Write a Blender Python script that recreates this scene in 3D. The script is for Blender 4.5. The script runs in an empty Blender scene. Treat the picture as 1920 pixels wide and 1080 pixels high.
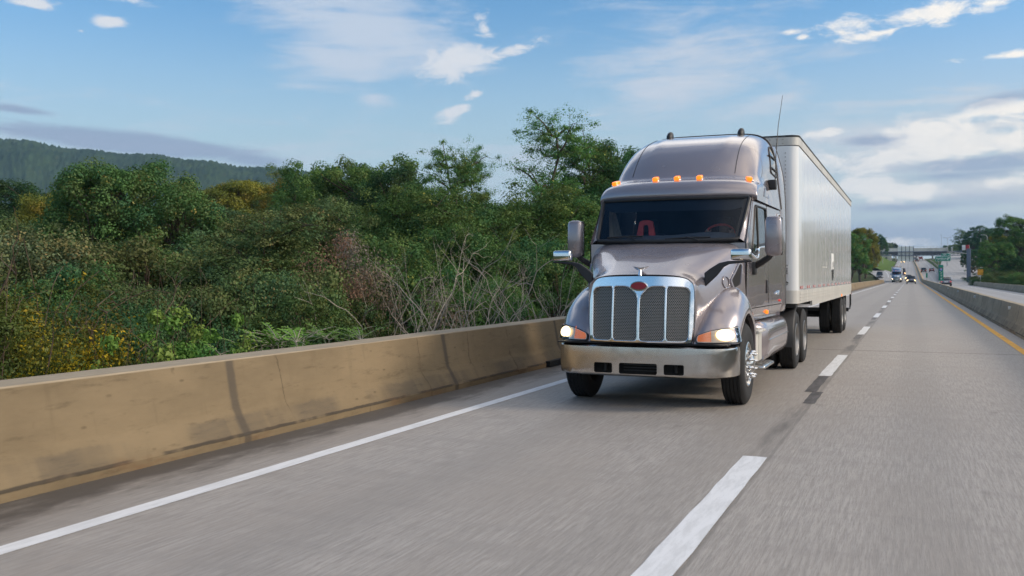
import bpy, bmesh, math, random
import numpy as np
from mathutils import Vector, Matrix
from mathutils.bvhtree import BVHTree
SC = bpy.context.scene
COL = SC.collection
PI = math.pi
R = math.radians
random.seed(7)

# ------------------------------------------------------------------ place geometry
# world: +X right across the road, +Y along the road away from the camera, +Z up
EYE = 1.65
YAW = math.atan(748 / 1791)
CT, ST = math.cos(YAW), math.sin(YAW)


def from_view(px, depth):
    """ground position that lies `depth` metres out in the direction of column px of the photograph"""
    X = (px - 960) / 1791 * depth
    return X * CT - depth * ST, X * ST + depth * CT


def height_at(py, depth):
    return EYE + (518 - py) * depth / 1791


def zr(y):
    """long profile of the motorway: level, then a sag and a 3 percent climb"""
    if y < 255:
        return 0.0
    if y < 325:
        return 0.03 * (y - 255) ** 2 / 140
    return 0.03 * (y - 290)


def xr(y):
    return 0.0 if y < 200 else -1.0 * ((y - 200) / 400) ** 2


# ------------------------------------------------------------------ materials
MATS = {}


class NT:
    """small helper round a node tree"""
    def __init__(s, tree):
        s.t = tree
        s.n = tree.nodes
        s.l = tree.links

    def new(s, typ, **kw):
        n = s.n.new(typ)
        for k, v in kw.items():
            setattr(n, k, v)
        return n

    def link(s, a, b):
        s.l.new(a, b)

    def val(s, sock, v):
        if hasattr(v, 'bl_idname') or isinstance(v, bpy.types.NodeSocket):
            s.l.new(v, sock)
        else:
            sock.default_value = v

    def math(s, op, a, b=None, c=None, clamp=False):
        n = s.n.new('ShaderNodeMath')
        n.operation = op
        n.use_clamp = clamp
        s.val(n.inputs[0], a)
        if b is not None:
            s.val(n.inputs[1], b)
        if c is not None:
            s.val(n.inputs[2], c)
        return n.outputs[0]

    def mix(s, f, a, b, blend='MIX'):
        n = s.n.new('ShaderNodeMix')
        n.data_type = 'RGBA'
        n.blend_type = blend
        s.val(n.inputs[0], f)
        for i, v in ((6, a), (7, b)):
            if isinstance(v, tuple):
                n.inputs[i].default_value = (*v, 1) if len(v) == 3 else v
            else:
                s.l.new(v, n.inputs[i])
        return n.outputs[2]

    def smooth(s, x, a, b, o0=0.0, o1=1.0):
        n = s.n.new('ShaderNodeMapRange')
        n.interpolation_type = 'SMOOTHSTEP'
        s.val(n.inputs[0], x)
        for i, v in ((1, a), (2, b), (3, o0), (4, o1)):
            s.val(n.inputs[i], v)
        return n.outputs[0]

    def noise(s, vec, scale, detail=4, rough=.55, dist=0.0):
        n = s.n.new('ShaderNodeTexNoise')
        n.inputs['Scale'].default_value = scale
        n.inputs['Detail'].default_value = detail
        n.inputs['Roughness'].default_value = rough
        n.inputs['Distortion'].default_value = dist
        if vec is not None:
            s.l.new(vec, n.inputs['Vector'])
        return n.outputs['Fac']

    def mapping(s, vec, loc=(0, 0, 0), rot=(0, 0, 0), scale=(1, 1, 1), typ='POINT'):
        n = s.n.new('ShaderNodeMapping')
        n.vector_type = typ
        n.inputs['Location'].default_value = loc
        n.inputs['Rotation'].default_value = rot
        n.inputs['Scale'].default_value = scale
        s.l.new(vec, n.inputs['Vector'])
        return n.outputs[0]


def new_mat(name):
    m = bpy.data.materials.new(name)
    m.use_nodes = True
    t = NT(m.node_tree)
    t.bsdf = m.node_tree.nodes['Principled BSDF']
    MATS[name] = m
    return m, t


def simple(name, col, rough=.5, metal=0.0, coat=0.0, var=.12, vscale=6.0, bump=0.0, bscale=30.0, emit=None, estr=0.0, spec=.5, stretch=(1, 1, 1)):
    """procedural material: base colour broken up by noise, optional bump, optional lamp emission"""
    m, t = new_mat(name)
    tc = t.new('ShaderNodeTexCoord').outputs['Object']
    v = t.mapping(tc, scale=stretch)
    n = t.noise(v, vscale, 5, .6)
    dk = tuple(c * (1 - var) for c in col)
    lt = tuple(min(1, c * (1 + var)) for c in col)
    t.link(t.mix(t.smooth(n, .3, .7), dk, lt), t.bsdf.inputs['Base Color'])
    t.bsdf.inputs['Roughness'].default_value = rough
    t.bsdf.inputs['Metallic'].default_value = metal
    t.bsdf.inputs['Coat Weight'].default_value = coat
    t.bsdf.inputs['Coat Roughness'].default_value = .04
    t.bsdf.inputs['Specular IOR Level'].default_value = spec
    if bump:
        b = t.new('ShaderNodeBump')
        b.inputs['Strength'].default_value = bump
        b.inputs['Distance'].default_value = .02
        t.link(t.noise(v, bscale, 4), b.inputs['Height'])
        t.link(b.outputs[0], t.bsdf.inputs['Normal'])
    if emit:
        t.bsdf.inputs['Emission Color'].default_value = (*emit, 1)
        t.bsdf.inputs['Emission Strength'].default_value = estr
    return m


def paint(name, col, metal=.55, rough=.38):
    """metallic clear-coated vehicle paint with flake, a little road film and faint waviness"""
    m, t = new_mat(name)
    tc = t.new('ShaderNodeTexCoord').outputs['Object']
    flake = t.noise(tc, 60, 2)
    film = t.noise(tc, 1.6, 3, .5)
    geo = t.new('ShaderNodeSeparateXYZ')
    t.link(tc, geo.inputs[0])
    c1 = t.mix(flake, tuple(c * .95 for c in col), tuple(c * 1.05 for c in col))
    c2 = t.mix(t.math('MULTIPLY', t.smooth(film, .45, .8), .15), c1, (.23, .2, .17))
    t.link(c2, t.bsdf.inputs['Base Color'])
    t.bsdf.inputs['Metallic'].default_value = metal
    t.link(t.math('ADD', t.math('MULTIPLY', film, .15), rough - .07), t.bsdf.inputs['Roughness'])
    t.bsdf.inputs['Coat Weight'].default_value = .9
    t.link(t.math('ADD', t.math('MULTIPLY', film, .10), .0), t.bsdf.inputs['Coat Roughness'])
    b = t.new('ShaderNodeBump')
    b.inputs['Strength'].default_value = .02
    b.inputs['Distance'].default_value = .03
    t.link(t.noise(tc, 2.2, 2), b.inputs['Height'])
    t.link(b.outputs[0], t.bsdf.inputs['Normal'])
    t.link(b.outputs[0], t.bsdf.inputs['Coat Normal'])
    return m


def chrome(name, col=(.72, .72, .72), rough=.08, wav=.08, wscale=3.0, dirt=.25):
    m, t = new_mat(name)
    tc = t.new('ShaderNodeTexCoord').outputs['Object']
    film = t.noise(tc, 5, 2, .5)
    t.link(t.mix(t.math('MULTIPLY', t.smooth(film, .5, .8), dirt), col, (.30, .27, .23)), t.bsdf.inputs['Base Color'])
    t.bsdf.inputs['Metallic'].default_value = 1
    t.link(t.math('ADD', t.math('MULTIPLY', film, .08), rough - .02, clamp=True), t.bsdf.inputs['Roughness'])
    b = t.new('ShaderNodeBump')
    b.inputs['Strength'].default_value = wav
    b.inputs['Distance'].default_value = .05
    t.link(t.noise(tc, wscale, 2), b.inputs['Height'])
    t.link(b.outputs[0], t.bsdf.inputs['Normal'])
    return m


def glass(name, tint=(.55, .6, .62), rough=.0, ior=1.5):
    m, t = new_mat(name)
    t.n.remove(t.bsdf)
    out = [n for n in t.n if n.type == 'OUTPUT_MATERIAL'][0]
    tr = t.new('ShaderNodeBsdfTransparent')
    tr.inputs[0].default_value = (*tint, 1)
    gl = t.new('ShaderNodeBsdfGlossy')
    gl.inputs['Roughness'].default_value = rough + .02
    gl.inputs[0].default_value = (.9, .95, 1, 1)
    fr = t.new('ShaderNodeFresnel')
    fr.inputs[0].default_value = ior
    mx = t.new('ShaderNodeMixShader')
    tc = t.new('ShaderNodeTexCoord').outputs['Object']
    film = t.math('MULTIPLY', t.noise(tc, 5, 5), .03)
    t.link(t.math('ADD', fr.outputs[0], film), mx.inputs[0])
    t.link(tr.outputs[0], mx.inputs[1])
    t.link(gl.outputs[0], mx.inputs[2])
    t.link(mx.outputs[0], out.inputs[0])
    return m


def leaf_mat(name, dark, light, odd=None, odd_amt=0.0, trans=.24):
    """leaf: every leaf gets its own tint, every plant its own shift"""
    m, t = new_mat(name)
    geo = t.new('ShaderNodeNewGeometry')
    oi = t.new('ShaderNodeObjectInfo')
    tc = t.new('ShaderNodeTexCoord').outputs['Object']
    rnd = geo.outputs['Random Per Island']
    patch = t.noise(tc, .55, 3)
    at = t.new('ShaderNodeAttribute')
    at.attribute_name = 'spray'
    f = t.math('ADD', t.math('ADD', t.math('MULTIPLY', rnd, .10), t.math('MULTIPLY', t.smooth(patch, .35, .65), .26)), t.math('MULTIPLY', at.outputs['Fac'], .64))
    c = t.mix(f, dark, light)
    # whole sprays lean towards brown or towards blue-green, as they do in early autumn
    h2 = t.math('FRACT', t.math('MULTIPLY', at.outputs['Fac'], 9.37))
    mean = tuple((p + q) / 2 for p, q in zip(dark, light))
    c = t.mix(t.math('MULTIPLY', t.smooth(h2, .68, .82), .42), c, (mean[0] * 1.7, mean[1] * 1.0, mean[2] * 1.1))
    c = t.mix(t.math('MULTIPLY', t.smooth(h2, .28, .16), .45), c, (mean[0] * .55, mean[1] * .85, mean[2] * 1.35))
    if odd:
        sel = t.math('MULTIPLY', t.smooth(t.noise(tc, .9, 2), .52, .66), t.math('LESS_THAN', t.math('FRACT', t.math('MULTIPLY', rnd, 7.31)), odd_amt))
        c = t.mix(sel, c, odd)
    hs = t.new('ShaderNodeHueSaturation')
    t.link(t.math('ADD', t.math('MULTIPLY', oi.outputs['Random'], .035), .4825), hs.inputs['Hue'])
    t.link(t.math('ADD', t.math('MULTIPLY', oi.outputs['Random'], .5), .75), hs.inputs['Value'])
    t.link(c, hs.inputs['Color'])
    out = [n for n in t.n if n.type == 'OUTPUT_MATERIAL'][0]
    t.n.remove(t.bsdf)
    d = t.new('ShaderNodeBsdfDiffuse')
    tl = t.new('ShaderNodeBsdfTranslucent')
    gl = t.new('ShaderNodeBsdfGlossy')
    gl.inputs['Roughness'].default_value = .5
    gl.inputs[0].default_value = (.5, .5, .5, 1)
    t.link(hs.outputs[0], d.inputs[0])
    t.link(hs.outputs[0], tl.inputs[0])
    m1 = t.new('ShaderNodeMixShader')
    m1.inputs[0].default_value = trans
    t.link(d.outputs[0], m1.inputs[1])
    t.link(tl.outputs[0], m1.inputs[2])
    m2 = t.new('ShaderNodeMixShader')
    m2.inputs[0].default_value = .025
    t.link(m1.outputs[0], m2.inputs[1])
    t.link(gl.outputs[0], m2.inputs[2])
    t.link(m2.outputs[0], out.inputs[0])
    return m


# ------------------------------------------------------------------ mesh building
def cr(pts, n):
    """Catmull-Rom resampling, n pieces per span"""
    P = [np.array(p, float) for p in pts]
    out = []
    for i in range(len(P) - 1):
        p1, p2 = P[i], P[i + 1]
        p0 = P[i - 1] if i else 2 * p1 - p2
        p3 = P[i + 2] if i + 2 < len(P) else 2 * p2 - p1
        for k in range(n):
            u = k / n
            out.append(.5 * ((2 * p1) + (-p0 + p2) * u + (2 * p0 - 5 * p1 + 4 * p2 - p3) * u * u + (-p0 + 3 * p1 - 3 * p2 + p3) * u ** 3))
    out.append(P[-1])
    return out


class MB:
    def __init__(s):
        s.v, s.f, s.m = [], [], []

    def add(s, vs, fs, mi=0):
        o = len(s.v)
        s.v += [tuple(map(float, p)) for p in vs]
        s.f += [tuple(i + o for i in f) for f in fs]
        s.m += [mi] * len(fs)

    def box(s, x0, x1, y0, y1, z0, z1, mi=0):
        v = [(x, y, z) for x in (x0, x1) for y in (y0, y1) for z in (z0, z1)]
        s.add(v, [(0, 1, 3, 2), (4, 6, 7, 5), (0, 4, 5, 1), (2, 3, 7, 6), (0, 2, 6, 4), (1, 5, 7, 3)], mi)

    def rbox(s, x0, x1, y0, y1, z0, z1, r, seg=3, mi=0):
        bm = bmesh.new()
        bmesh.ops.create_cube(bm, size=1)
        for v in bm.verts:
            v.co = Vector(((x0 + x1) / 2 + v.co.x * (x1 - x0), (y0 + y1) / 2 + v.co.y * (y1 - y0), (z0 + z1) / 2 + v.co.z * (z1 - z0)))
        bmesh.ops.bevel(bm, geom=bm.edges[:], offset=r, segments=seg, profile=.5, affect='EDGES')
        bm.verts.ensure_lookup_table()
        bm.verts.index_update()
        s.add([v.co for v in bm.verts], [tuple(v.index for v in f.verts) for f in bm.faces], mi)
        bm.free()

    def grid(s, rows, closed=False, mi=0, flip=False):
        n = len(rows[0])
        o = [p for r in rows for p in r]
        fs = []
        for i in range(len(rows) - 1):
            for j in range(n if closed else n - 1):
                a, b = i * n + j, i * n + (j + 1) % n
                q = (a, b, b + n, a + n)
                fs.append(q[::-1] if flip else q)
        s.add(o, fs, mi)

    def tube(s, pts, rad, n=8, mi=0, cap=True):
        P = [Vector(p) for p in pts]
        rad = rad if isinstance(rad, (list, tuple)) else [rad] * len(P)
        rows = []
        ref = Vector((.31, .17, .93))
        for i, p in enumerate(P):
            d = (P[min(i + 1, len(P) - 1)] - P[max(i - 1, 0)])
            d = d.normalized() if d.length > 1e-9 else Vector((0, 0, 1))
            if abs(d.dot(ref)) > .95:
                ref = Vector((.9, .3, .1))
            a = d.cross(ref).normalized()
            b = d.cross(a)
            rows.append([p + (a * math.cos(2 * PI * k / n) + b * math.sin(2 * PI * k / n)) * rad[i] for k in range(n)])
        o = len(s.v)
        s.grid(rows, True, mi)
        if cap:
            s.f.append(tuple(o + k for k in range(n)))
            s.f.append(tuple(o + (len(P) - 1) * n + k for k in range(n))[::-1])
            s.m += [mi, mi]

    def lathe(s, prof, c, axis='x', n=32, mi=0, sgn=1):
        """prof: (radius, offset along axis)"""
        rows = []
        for r, a in prof:
            row = []
            for k in range(n):
                t = 2 * PI * k / n
                u, v = r * math.cos(t), r * math.sin(t)
                p = {'x': (a * sgn, u, v), 'y': (u, a * sgn, v), 'z': (u, v, a * sgn)}[axis]
                row.append((c[0] + p[0], c[1] + p[1], c[2] + p[2]))
            rows.append(row)
        s.grid(rows, True, mi)

    def prism(s, poly, f0, f1, mi=0):
        """poly of 2-D points, f0/f1 map a 2-D point to the two end faces"""
        n = len(poly)
        s.add([f0(*p) for p in poly] + [f1(*p) for p in poly],
              [tuple(range(n))[::-1], tuple(range(n, 2 * n))] + [(i, (i + 1) % n, n + (i + 1) % n, n + i) for i in range(n)], mi)

    def build(s, name, mats, parent=None, smooth=35, bevel=0, bseg=2, loc=None):
        me = bpy.data.meshes.new(name)
        me.from_pydata(s.v, [], s.f)
        mats = mats if isinstance(mats, (list, tuple)) else [mats]
        for m in mats:
            me.materials.append(MATS[m] if isinstance(m, str) else m)
        if len(mats) > 1:
            me.polygons.foreach_set('material_index', s.m)
        bm = bmesh.new()
        bm.from_mesh(me)
        bmesh.ops.remove_doubles(bm, verts=bm.verts, dist=1e-5)
        bmesh.ops.recalc_face_normals(bm, faces=bm.faces)
        bm.to_mesh(me)
        bm.free()
        if smooth:
            me.shade_smooth()
            me.set_sharp_from_angle(angle=R(smooth))
        return link(name, me, parent, bevel, bseg, loc)


def link(name, me, parent=None, bevel=0, bseg=2, loc=None):
    o = bpy.data.objects.new(name, me)
    COL.objects.link(o)
    if parent:
        o.parent = parent
    if loc:
        o.location = loc
    if bevel:
        b = o.modifiers.new('bevel', 'BEVEL')
        b.width = bevel
        b.segments = bseg
        b.limit_method = 'ANGLE'
        b.angle_limit = R(40)
    return o


def loft(rows, nu, nv):
    rows = [cr(r, nu) for r in rows]
    cols = [cr([r[j] for r in rows], nv) for j in range(len(rows[0]))]
    return [[c[i] for c in cols] for i in range(len(cols[0]))]


def thing(name, label, cat, loc=(0, 0, 0), rz=0, group=None):
    o = bpy.data.objects.new(name, None)
    o.empty_display_size = .3
    COL.objects.link(o)
    o.location = loc
    o.rotation_euler = (0, 0, rz)
    return tag(o, label, cat, group)


def tag(o, label, cat, group=None, kind=None):
    o['label'] = label
    o['category'] = cat
    if group:
        o['group'] = group
    if kind:
        o['kind'] = kind
    return o


def struct(o):
    o['kind'] = 'structure'
    return o


def rpoly(pts, r, n=4):
    """polygon with rounded corners"""
    out = []
    N = len(pts)
    for i in range(N):
        p, a, b = Vector(pts[i]).to_2d(), Vector(pts[i - 1]).to_2d(), Vector(pts[(i + 1) % N]).to_2d()
        rr = r[i] if isinstance(r, (list, tuple)) else r
        da, db = (a - p), (b - p)
        k = min(rr, da.length * .49, db.length * .49)
        p0, p1 = p + da.normalized() * k, p + db.normalized() * k
        for j in range(n + 1):
            u = j / n
            out.append(tuple(p0 * (1 - u) ** 2 + p * 2 * u * (1 - u) + p1 * u * u))
    return out


def plate(mb, outline, holes, fn, thick, slices_u=(), slices_v=(), mi=0):
    """flat outline with holes, cut into strips, mapped through fn(u,v)->(point, normal) and given thickness"""
    bm = bmesh.new()
    edges = []
    for lp in [outline] + list(holes):
        vs = [bm.verts.new((p[0], p[1], 0)) for p in lp]
        edges += [bm.edges.new((vs[i], vs[(i + 1) % len(vs)])) for i in range(len(vs))]
    bmesh.ops.triangle_fill(bm, edges=edges, use_beauty=True, use_dissolve=False)
    for u in slices_u:
        bmesh.ops.bisect_plane(bm, geom=bm.verts[:] + bm.edges[:] + bm.faces[:], plane_co=(u, 0, 0), plane_no=(1, 0, 0), dist=1e-5)
    for v in slices_v:
        bmesh.ops.bisect_plane(bm, geom=bm.verts[:] + bm.edges[:] + bm.faces[:], plane_co=(0, v, 0), plane_no=(0, 1, 0), dist=1e-5)
    bm.verts.index_update()
    n = len(bm.verts)
    fr, bk = [], []
    for v in bm.verts:
        p, nn = fn(v.co.x, v.co.y)
        p, nn = Vector(p), Vector(nn)
        fr.append(p)
        bk.append(p - nn * thick)
    fs = [tuple(v.index for v in f.verts) for f in bm.faces]
    fs += [tuple(i + n for i in f[::-1]) for f in fs]
    for e in bm.edges:
        if e.is_boundary:
            a, b = e.verts[0].index, e.verts[1].index
            fs.append((a, b, b + n, a + n))
    bm.free()
    mb.add(fr + bk, fs, mi)


def copy_tree(o, parent=None, recolour=None):
    c = o.copy()
    COL.objects.link(c)
    if parent:
        c.parent = parent
    if recolour and c.type == 'MESH':
        for s, ms in zip(c.material_slots, o.material_slots):
            if ms.material and ms.material.name in recolour:
                s.link = 'OBJECT'
                s.material = MATS[recolour[ms.material.name]]
    for ch in list(o.children):
        copy_tree(ch, c, recolour)
    return c
# ------------------------------------------------------------------ the materials of the place
paint('truck_paint', (.318, .281, .295), .40, .25)
paint('blue_paint', (.10, .20, .36), .4, .35)
paint('red_paint', (.22, .02, .02), .3, .35)
paint('black_paint', (.02, .022, .025), .3, .3)
paint('silver_paint', (.36, .37, .40), .6, .35)
paint('white_paint', (.62, .62, .61), .0, .35)
paint('grey_paint', (.17, .17, .22), .5, .35)
chrome('chrome', (.80, .80, .81), .02, .02, dirt=.12)
chrome('bumper_steel', (.60, .575, .54), .17, .10, 1.6, .45)
chrome('alloy', (.62, .61, .59), .2, .05, 4, .4)
chrome('dull_alloy', (.34, .33, .32), .35, .1, 4, .5)
simple('black_plastic', (.018, .018, .02), .5, bump=.1, bscale=200)
simple('black_void', (.006, .006, .007), .8)
simple('rubber', (.012, .012, .013), .75, var=.25, vscale=9, bump=.2, bscale=60)
simple('chassis_black', (.012, .012, .012), .6, var=.3)
simple('amber_lens', (.85, .22, .02), .2, coat=.6, emit=(1, .22, .008), estr=.95)
simple('amber_dim', (.75, .2, .03), .15, coat=.8, emit=(1, .25, .02), estr=.25)
simple('red_lens', (.5, .01, .01), .2, coat=.6, emit=(1, .05, .02), estr=.25)
simple('red_enamel', (.25, .012, .03), .25, coat=.7)
simple('head_lamp', (.9, .85, .7), .3, emit=(1, .74, .38), estr=1.7)
simple('lamp_core', (.9, .85, .7), .3, emit=(1, .90, .70), estr=9)
simple('far_lamp', (.9, .85, .7), .3, emit=(1, .66, .24), estr=3.2)
simple('lamp_reflector', (.66, .60, .52), .38, metal=.7)
simple('interior_dark', (.02, .022, .026), .8)
simple('dash_grey', (.12, .125, .135), .7, bump=.15, bscale=120)
simple('seat_red', (.60, .06, .045), .8, var=.2)
simple('seat_grey', (.06, .06, .07), .85)
simple('curtain_tan', (.30, .25, .18), .9, var=.25, stretch=(14, 14, .6))
simple('tint_band', (.006, .006, .007), .35)
glass('windscreen_glass', (.74, .82, .90), ior=1.40)
glass('lamp_glass', (.92, .9, .88), ior=1.3)
glass('cab_glass', (.38, .46, .44))
simple('dark_glass', (.02, .025, .03), .05, spec=.8, coat=.5)
simple('steel_galv', (.28, .30, .32), .5, metal=.4, var=.2)
simple('pole_blue_grey', (.12, .15, .21), .55, var=.15)
simple('pole_white', (.45, .45, .44), .6)
simple('sign_back', (.78, .79, .74), .6, var=.06, vscale=1.2)
simple('girder', (.045, .05, .06), .7, var=.3, vscale=.6)
simple('sign_green', (.0, .20, .13), .45, var=.06)
simple('sign_yellow', (.75, .33, .02), .5)
simple('sign_white', (.8, .8, .78), .5, var=.04)
simple('shield_blue', (.03, .09, .38), .45)
simple('shield_red', (.45, .03, .04), .45)
simple('marker_white', (.75, .75, .74), .5)
simple('tape_red', (.42, .03, .03), .35)
simple('tape_white', (.72, .72, .72), .3)
simple('sticker_ink', (.03, .03, .03), .5)
simple('yellow_line', (.78, .38, .012), .7, var=.22, vscale=5)
simple('bark', (.085, .065, .048), .95, var=.35, vscale=7, bump=.6, bscale=18, stretch=(1, 1, .25))
simple('bark_pale', (.38, .33, .27), .95, var=.3, vscale=7, bump=.5, bscale=18, stretch=(1, 1, .25))
simple('twig_brown', (.11, .075, .05), .95, var=.35)
leaf_mat('leaf_oak', (0.040, 0.094, 0.031), (0.135, 0.236, 0.067), (0.337, 0.247, 0.067), .08)
leaf_mat('leaf_deep', (0.026, 0.076, 0.031), (0.081, 0.179, 0.059))
leaf_mat('leaf_locust', (0.049, 0.116, 0.036), (0.158, 0.281, 0.067), (0.382, 0.359, 0.067), .06)
leaf_mat('leaf_olive', (0.063, 0.108, 0.038), (0.172, 0.247, 0.078), (0.299, 0.224, 0.090), .12)
leaf_mat('leaf_tan', (0.099, 0.116, 0.051), (0.239, 0.247, 0.099), (0.337, 0.209, 0.090), .08)
leaf_mat('leaf_rust', (0.17, 0.125, 0.075), (0.36, 0.27, 0.18))
leaf_mat('leaf_yellow', (0.069, 0.108, 0.023), (0.195, 0.215, 0.035), (0.900, 0.702, 0.039), .45)
leaf_mat('leaf_gold', (0.117, 0.146, 0.027), (0.332, 0.312, 0.049))
leaf_mat('leaf_bright', (0.10, 0.20, 0.035), (0.20, 0.34, 0.07))


def trailer_mat():
    m, t = new_mat('trailer_white')
    tc = t.new('ShaderNodeTexCoord').outputs['Object']
    streak = t.noise(t.mapping(tc, scale=(5, 5, .25)), 1.6, 6, .65)
    c = t.mix(t.smooth(streak, .38, .75), (.84, .85, .86), (.77, .775, .77))
    grime = t.noise(t.mapping(tc, scale=(1, 1, 1.5)), 2.5, 6, .7)
    c = t.mix(t.math('MULTIPLY', t.smooth(grime, .55, .8), .35), c, (.34, .31, .26))
    t.link(c, t.bsdf.inputs['Base Color'])
    t.link(t.math('ADD', t.math('MULTIPLY', grime, .18), .06), t.bsdf.inputs['Roughness'])
    t.bsdf.inputs['Coat Weight'].default_value = .5
    t.bsdf.inputs['Coat Roughness'].default_value = .07
    b = t.new('ShaderNodeBump')
    b.inputs['Strength'].default_value = .07
    b.inputs['Distance'].default_value = .05
    t.link(t.noise(t.mapping(tc, scale=(1, 2.2, .12)), 1.5, 3), b.inputs['Height'])
    t.link(b.outputs[0], t.bsdf.inputs['Normal'])
    t.link(b.outputs[0], t.bsdf.inputs['Coat Normal'])


trailer_mat()
simple('rail_alloy', (.56, .54, .50), .45, metal=.1, var=.18, vscale=3, stretch=(1, 2, .3))


def mesh_screen_mat():
    """punched grille screen: rows of small holes"""
    m, t = new_mat('grille_screen')
    tc = t.new('ShaderNodeTexCoord').outputs['Object']
    sep = t.new('ShaderNodeSeparateXYZ')
    t.link(tc, sep.inputs[0])
    px, pz = .024, .018
    u = t.math('DIVIDE', sep.outputs[0], px)
    w = t.math('DIVIDE', sep.outputs[2], pz)
    row = t.math('FLOOR', w)
    u2 = t.math('ADD', u, t.math('MULTIPLY', t.math('MODULO', row, 2.0), .5))
    fu = t.math('ABSOLUTE', t.math('SUBTRACT', t.math('FRACT', u2), .5))
    fw = t.math('ABSOLUTE', t.math('SUBTRACT', t.math('FRACT', w), .5))
    d = t.math('SQRT', t.math('ADD', t.math('POWER', fu, 2), t.math('POWER', fw, 2)))
    hole = t.smooth(d, .30, .42)
    t.link(t.mix(hole, (.004, .004, .004), (.27, .255, .235)), t.bsdf.inputs['Base Color'])
    t.link(t.math('MULTIPLY', hole, .75), t.bsdf.inputs['Metallic'])
    t.bsdf.inputs['Roughness'].default_value = .45
    b = t.new('ShaderNodeBump')
    b.inputs['Strength'].default_value = .8
    b.inputs['Distance'].default_value = .01
    t.link(hole, b.inputs['Height'])
    t.link(b.outputs[0], t.bsdf.inputs['Normal'])


mesh_screen_mat()


def road_mat(name, base, dirt_x=None, joints=()):
    """ground concrete deck: aggregate fleck dragged along the wheel direction, stains, worn wheel tracks, sawn joints"""
    m, t = new_mat(name)
    tc = t.new('ShaderNodeTexCoord').outputs['Object']
    sep = t.new('ShaderNodeSeparateXYZ')
    t.link(tc, sep.inputs[0])
    x, y = sep.outputs[0], sep.outputs[1]
    fleck = t.noise(t.mapping(tc, scale=(1, .045, 1)), 46, 4, .7)
    fine = t.noise(t.mapping(tc, scale=(1, .06, 1)), 110, 2, .7)
    broad = t.noise(t.mapping(tc, scale=(1, .3, 1)), .8, 6, .6)
    cross = t.noise(t.mapping(tc, scale=(.25, 1.6, 1)), 2.2, 4, .6)
    c = t.mix(t.smooth(fleck, .28, .72), tuple(b * .74 for b in base), tuple(min(1, b * 1.15) for b in base))
    c = t.mix(t.math('MULTIPLY', t.smooth(fine, .51, .69), .4), c, tuple(b * .5 for b in base))
    c = t.mix(t.math('MULTIPLY', t.smooth(broad, .40, .70), .6), c, (base[0] * .80, base[1] * .76, base[2] * .72))
    c = t.mix(t.math('MULTIPLY', t.smooth(cross, .48, .72), .38), c, tuple(b * .72 for b in base))
    # polished wheel tracks
    tr = t.math('SINE', t.math('MULTIPLY', t.math('ADD', x, 1.3 + .9), 2 * PI / 1.83))
    c = t.mix(t.math('MULTIPLY', t.smooth(tr, .1, 1.0), .26), c, tuple(b * .62 for b in base))
    # oil spots
    vor = t.new('ShaderNodeTexVoronoi')
    vor.inputs['Scale'].default_value = .9
    t.link(t.mapping(tc, scale=(1.6, .8, 1)), vor.inputs['Vector'])
    c = t.mix(t.math('MULTIPLY', t.smooth(vor.outputs['Distance'], .10, .02), .35), c, tuple(b * .45 for b in base))
    if dirt_x:
        # sooty grit swept against the foot of the parapet
        g = t.math('ADD', t.smooth(x, dirt_x[1], dirt_x[0]), t.math('MULTIPLY', t.math('SUBTRACT', t.noise(t.mapping(tc, scale=(1, .25, 1)), 3.0, 6, .7), .5), 1.6))
        c = t.mix(t.math('MULTIPLY', t.smooth(g, .30, .95), .85), c, (.055, .047, .040))
    for jy, jw in joints:
        wob = t.math('MULTIPLY', t.math('SUBTRACT', t.noise(tc, 6, 4), .5), .05)
        dj = t.math('ABSOLUTE', t.math('SUBTRACT', t.math('ADD', y, wob), jy))
        c = t.mix(t.math('MULTIPLY', t.smooth(dj, jw, jw * .4), .8), c, tuple(b * .2 for b in base))
    # the longitudinal joint under the lane line with its tar bleeding
    dl = t.math('ABSOLUTE', t.math('ADD', x, 1.30))
    bleed = t.math('MULTIPLY', t.smooth(dl, .16, .03), t.smooth(t.noise(t.mapping(tc, scale=(1, .12, 1)), 2.6, 4, .6), .36, .60))
    c = t.mix(t.math('MULTIPLY', bleed, .85), c, tuple(b * .35 for b in base))
    seam = t.math('MULTIPLY', t.smooth(t.math('ABSOLUTE', t.math('ADD', t.math('ADD', x, 1.19), t.math('MULTIPLY', t.math('SUBTRACT', t.noise(tc, 3, 4), .5), .03))), .028, .008), t.smooth(t.noise(t.mapping(tc, scale=(1, .2, 1)), 1.4, 4), .30, .46))
    c = t.mix(t.math('MULTIPLY', seam, .32), c, tuple(b * .25 for b in base))
    t.link(c, t.bsdf.inputs['Base Color'])
    t.link(t.math('SUBTRACT', .74, t.math('MULTIPLY', broad, .22)), t.bsdf.inputs['Roughness'])
    t.bsdf.inputs['Specular IOR Level'].default_value = .35
    b = t.new('ShaderNodeBump')
    b.inputs['Strength'].default_value = .35
    b.inputs['Distance'].default_value = .006
    t.link(t.math('ADD', fleck, fine), b.inputs['Height'])
    t.link(b.outputs[0], t.bsdf.inputs['Normal'])


ROADC = (.372, .338, .305)
road_mat('road_concrete', ROADC, (-6.05, -5.0), ((22.6, .07), (-1.0, .03), (58, .07), (96, .07), (140, .07)))
road_mat('far_concrete', (.38, .37, .365))


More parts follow.
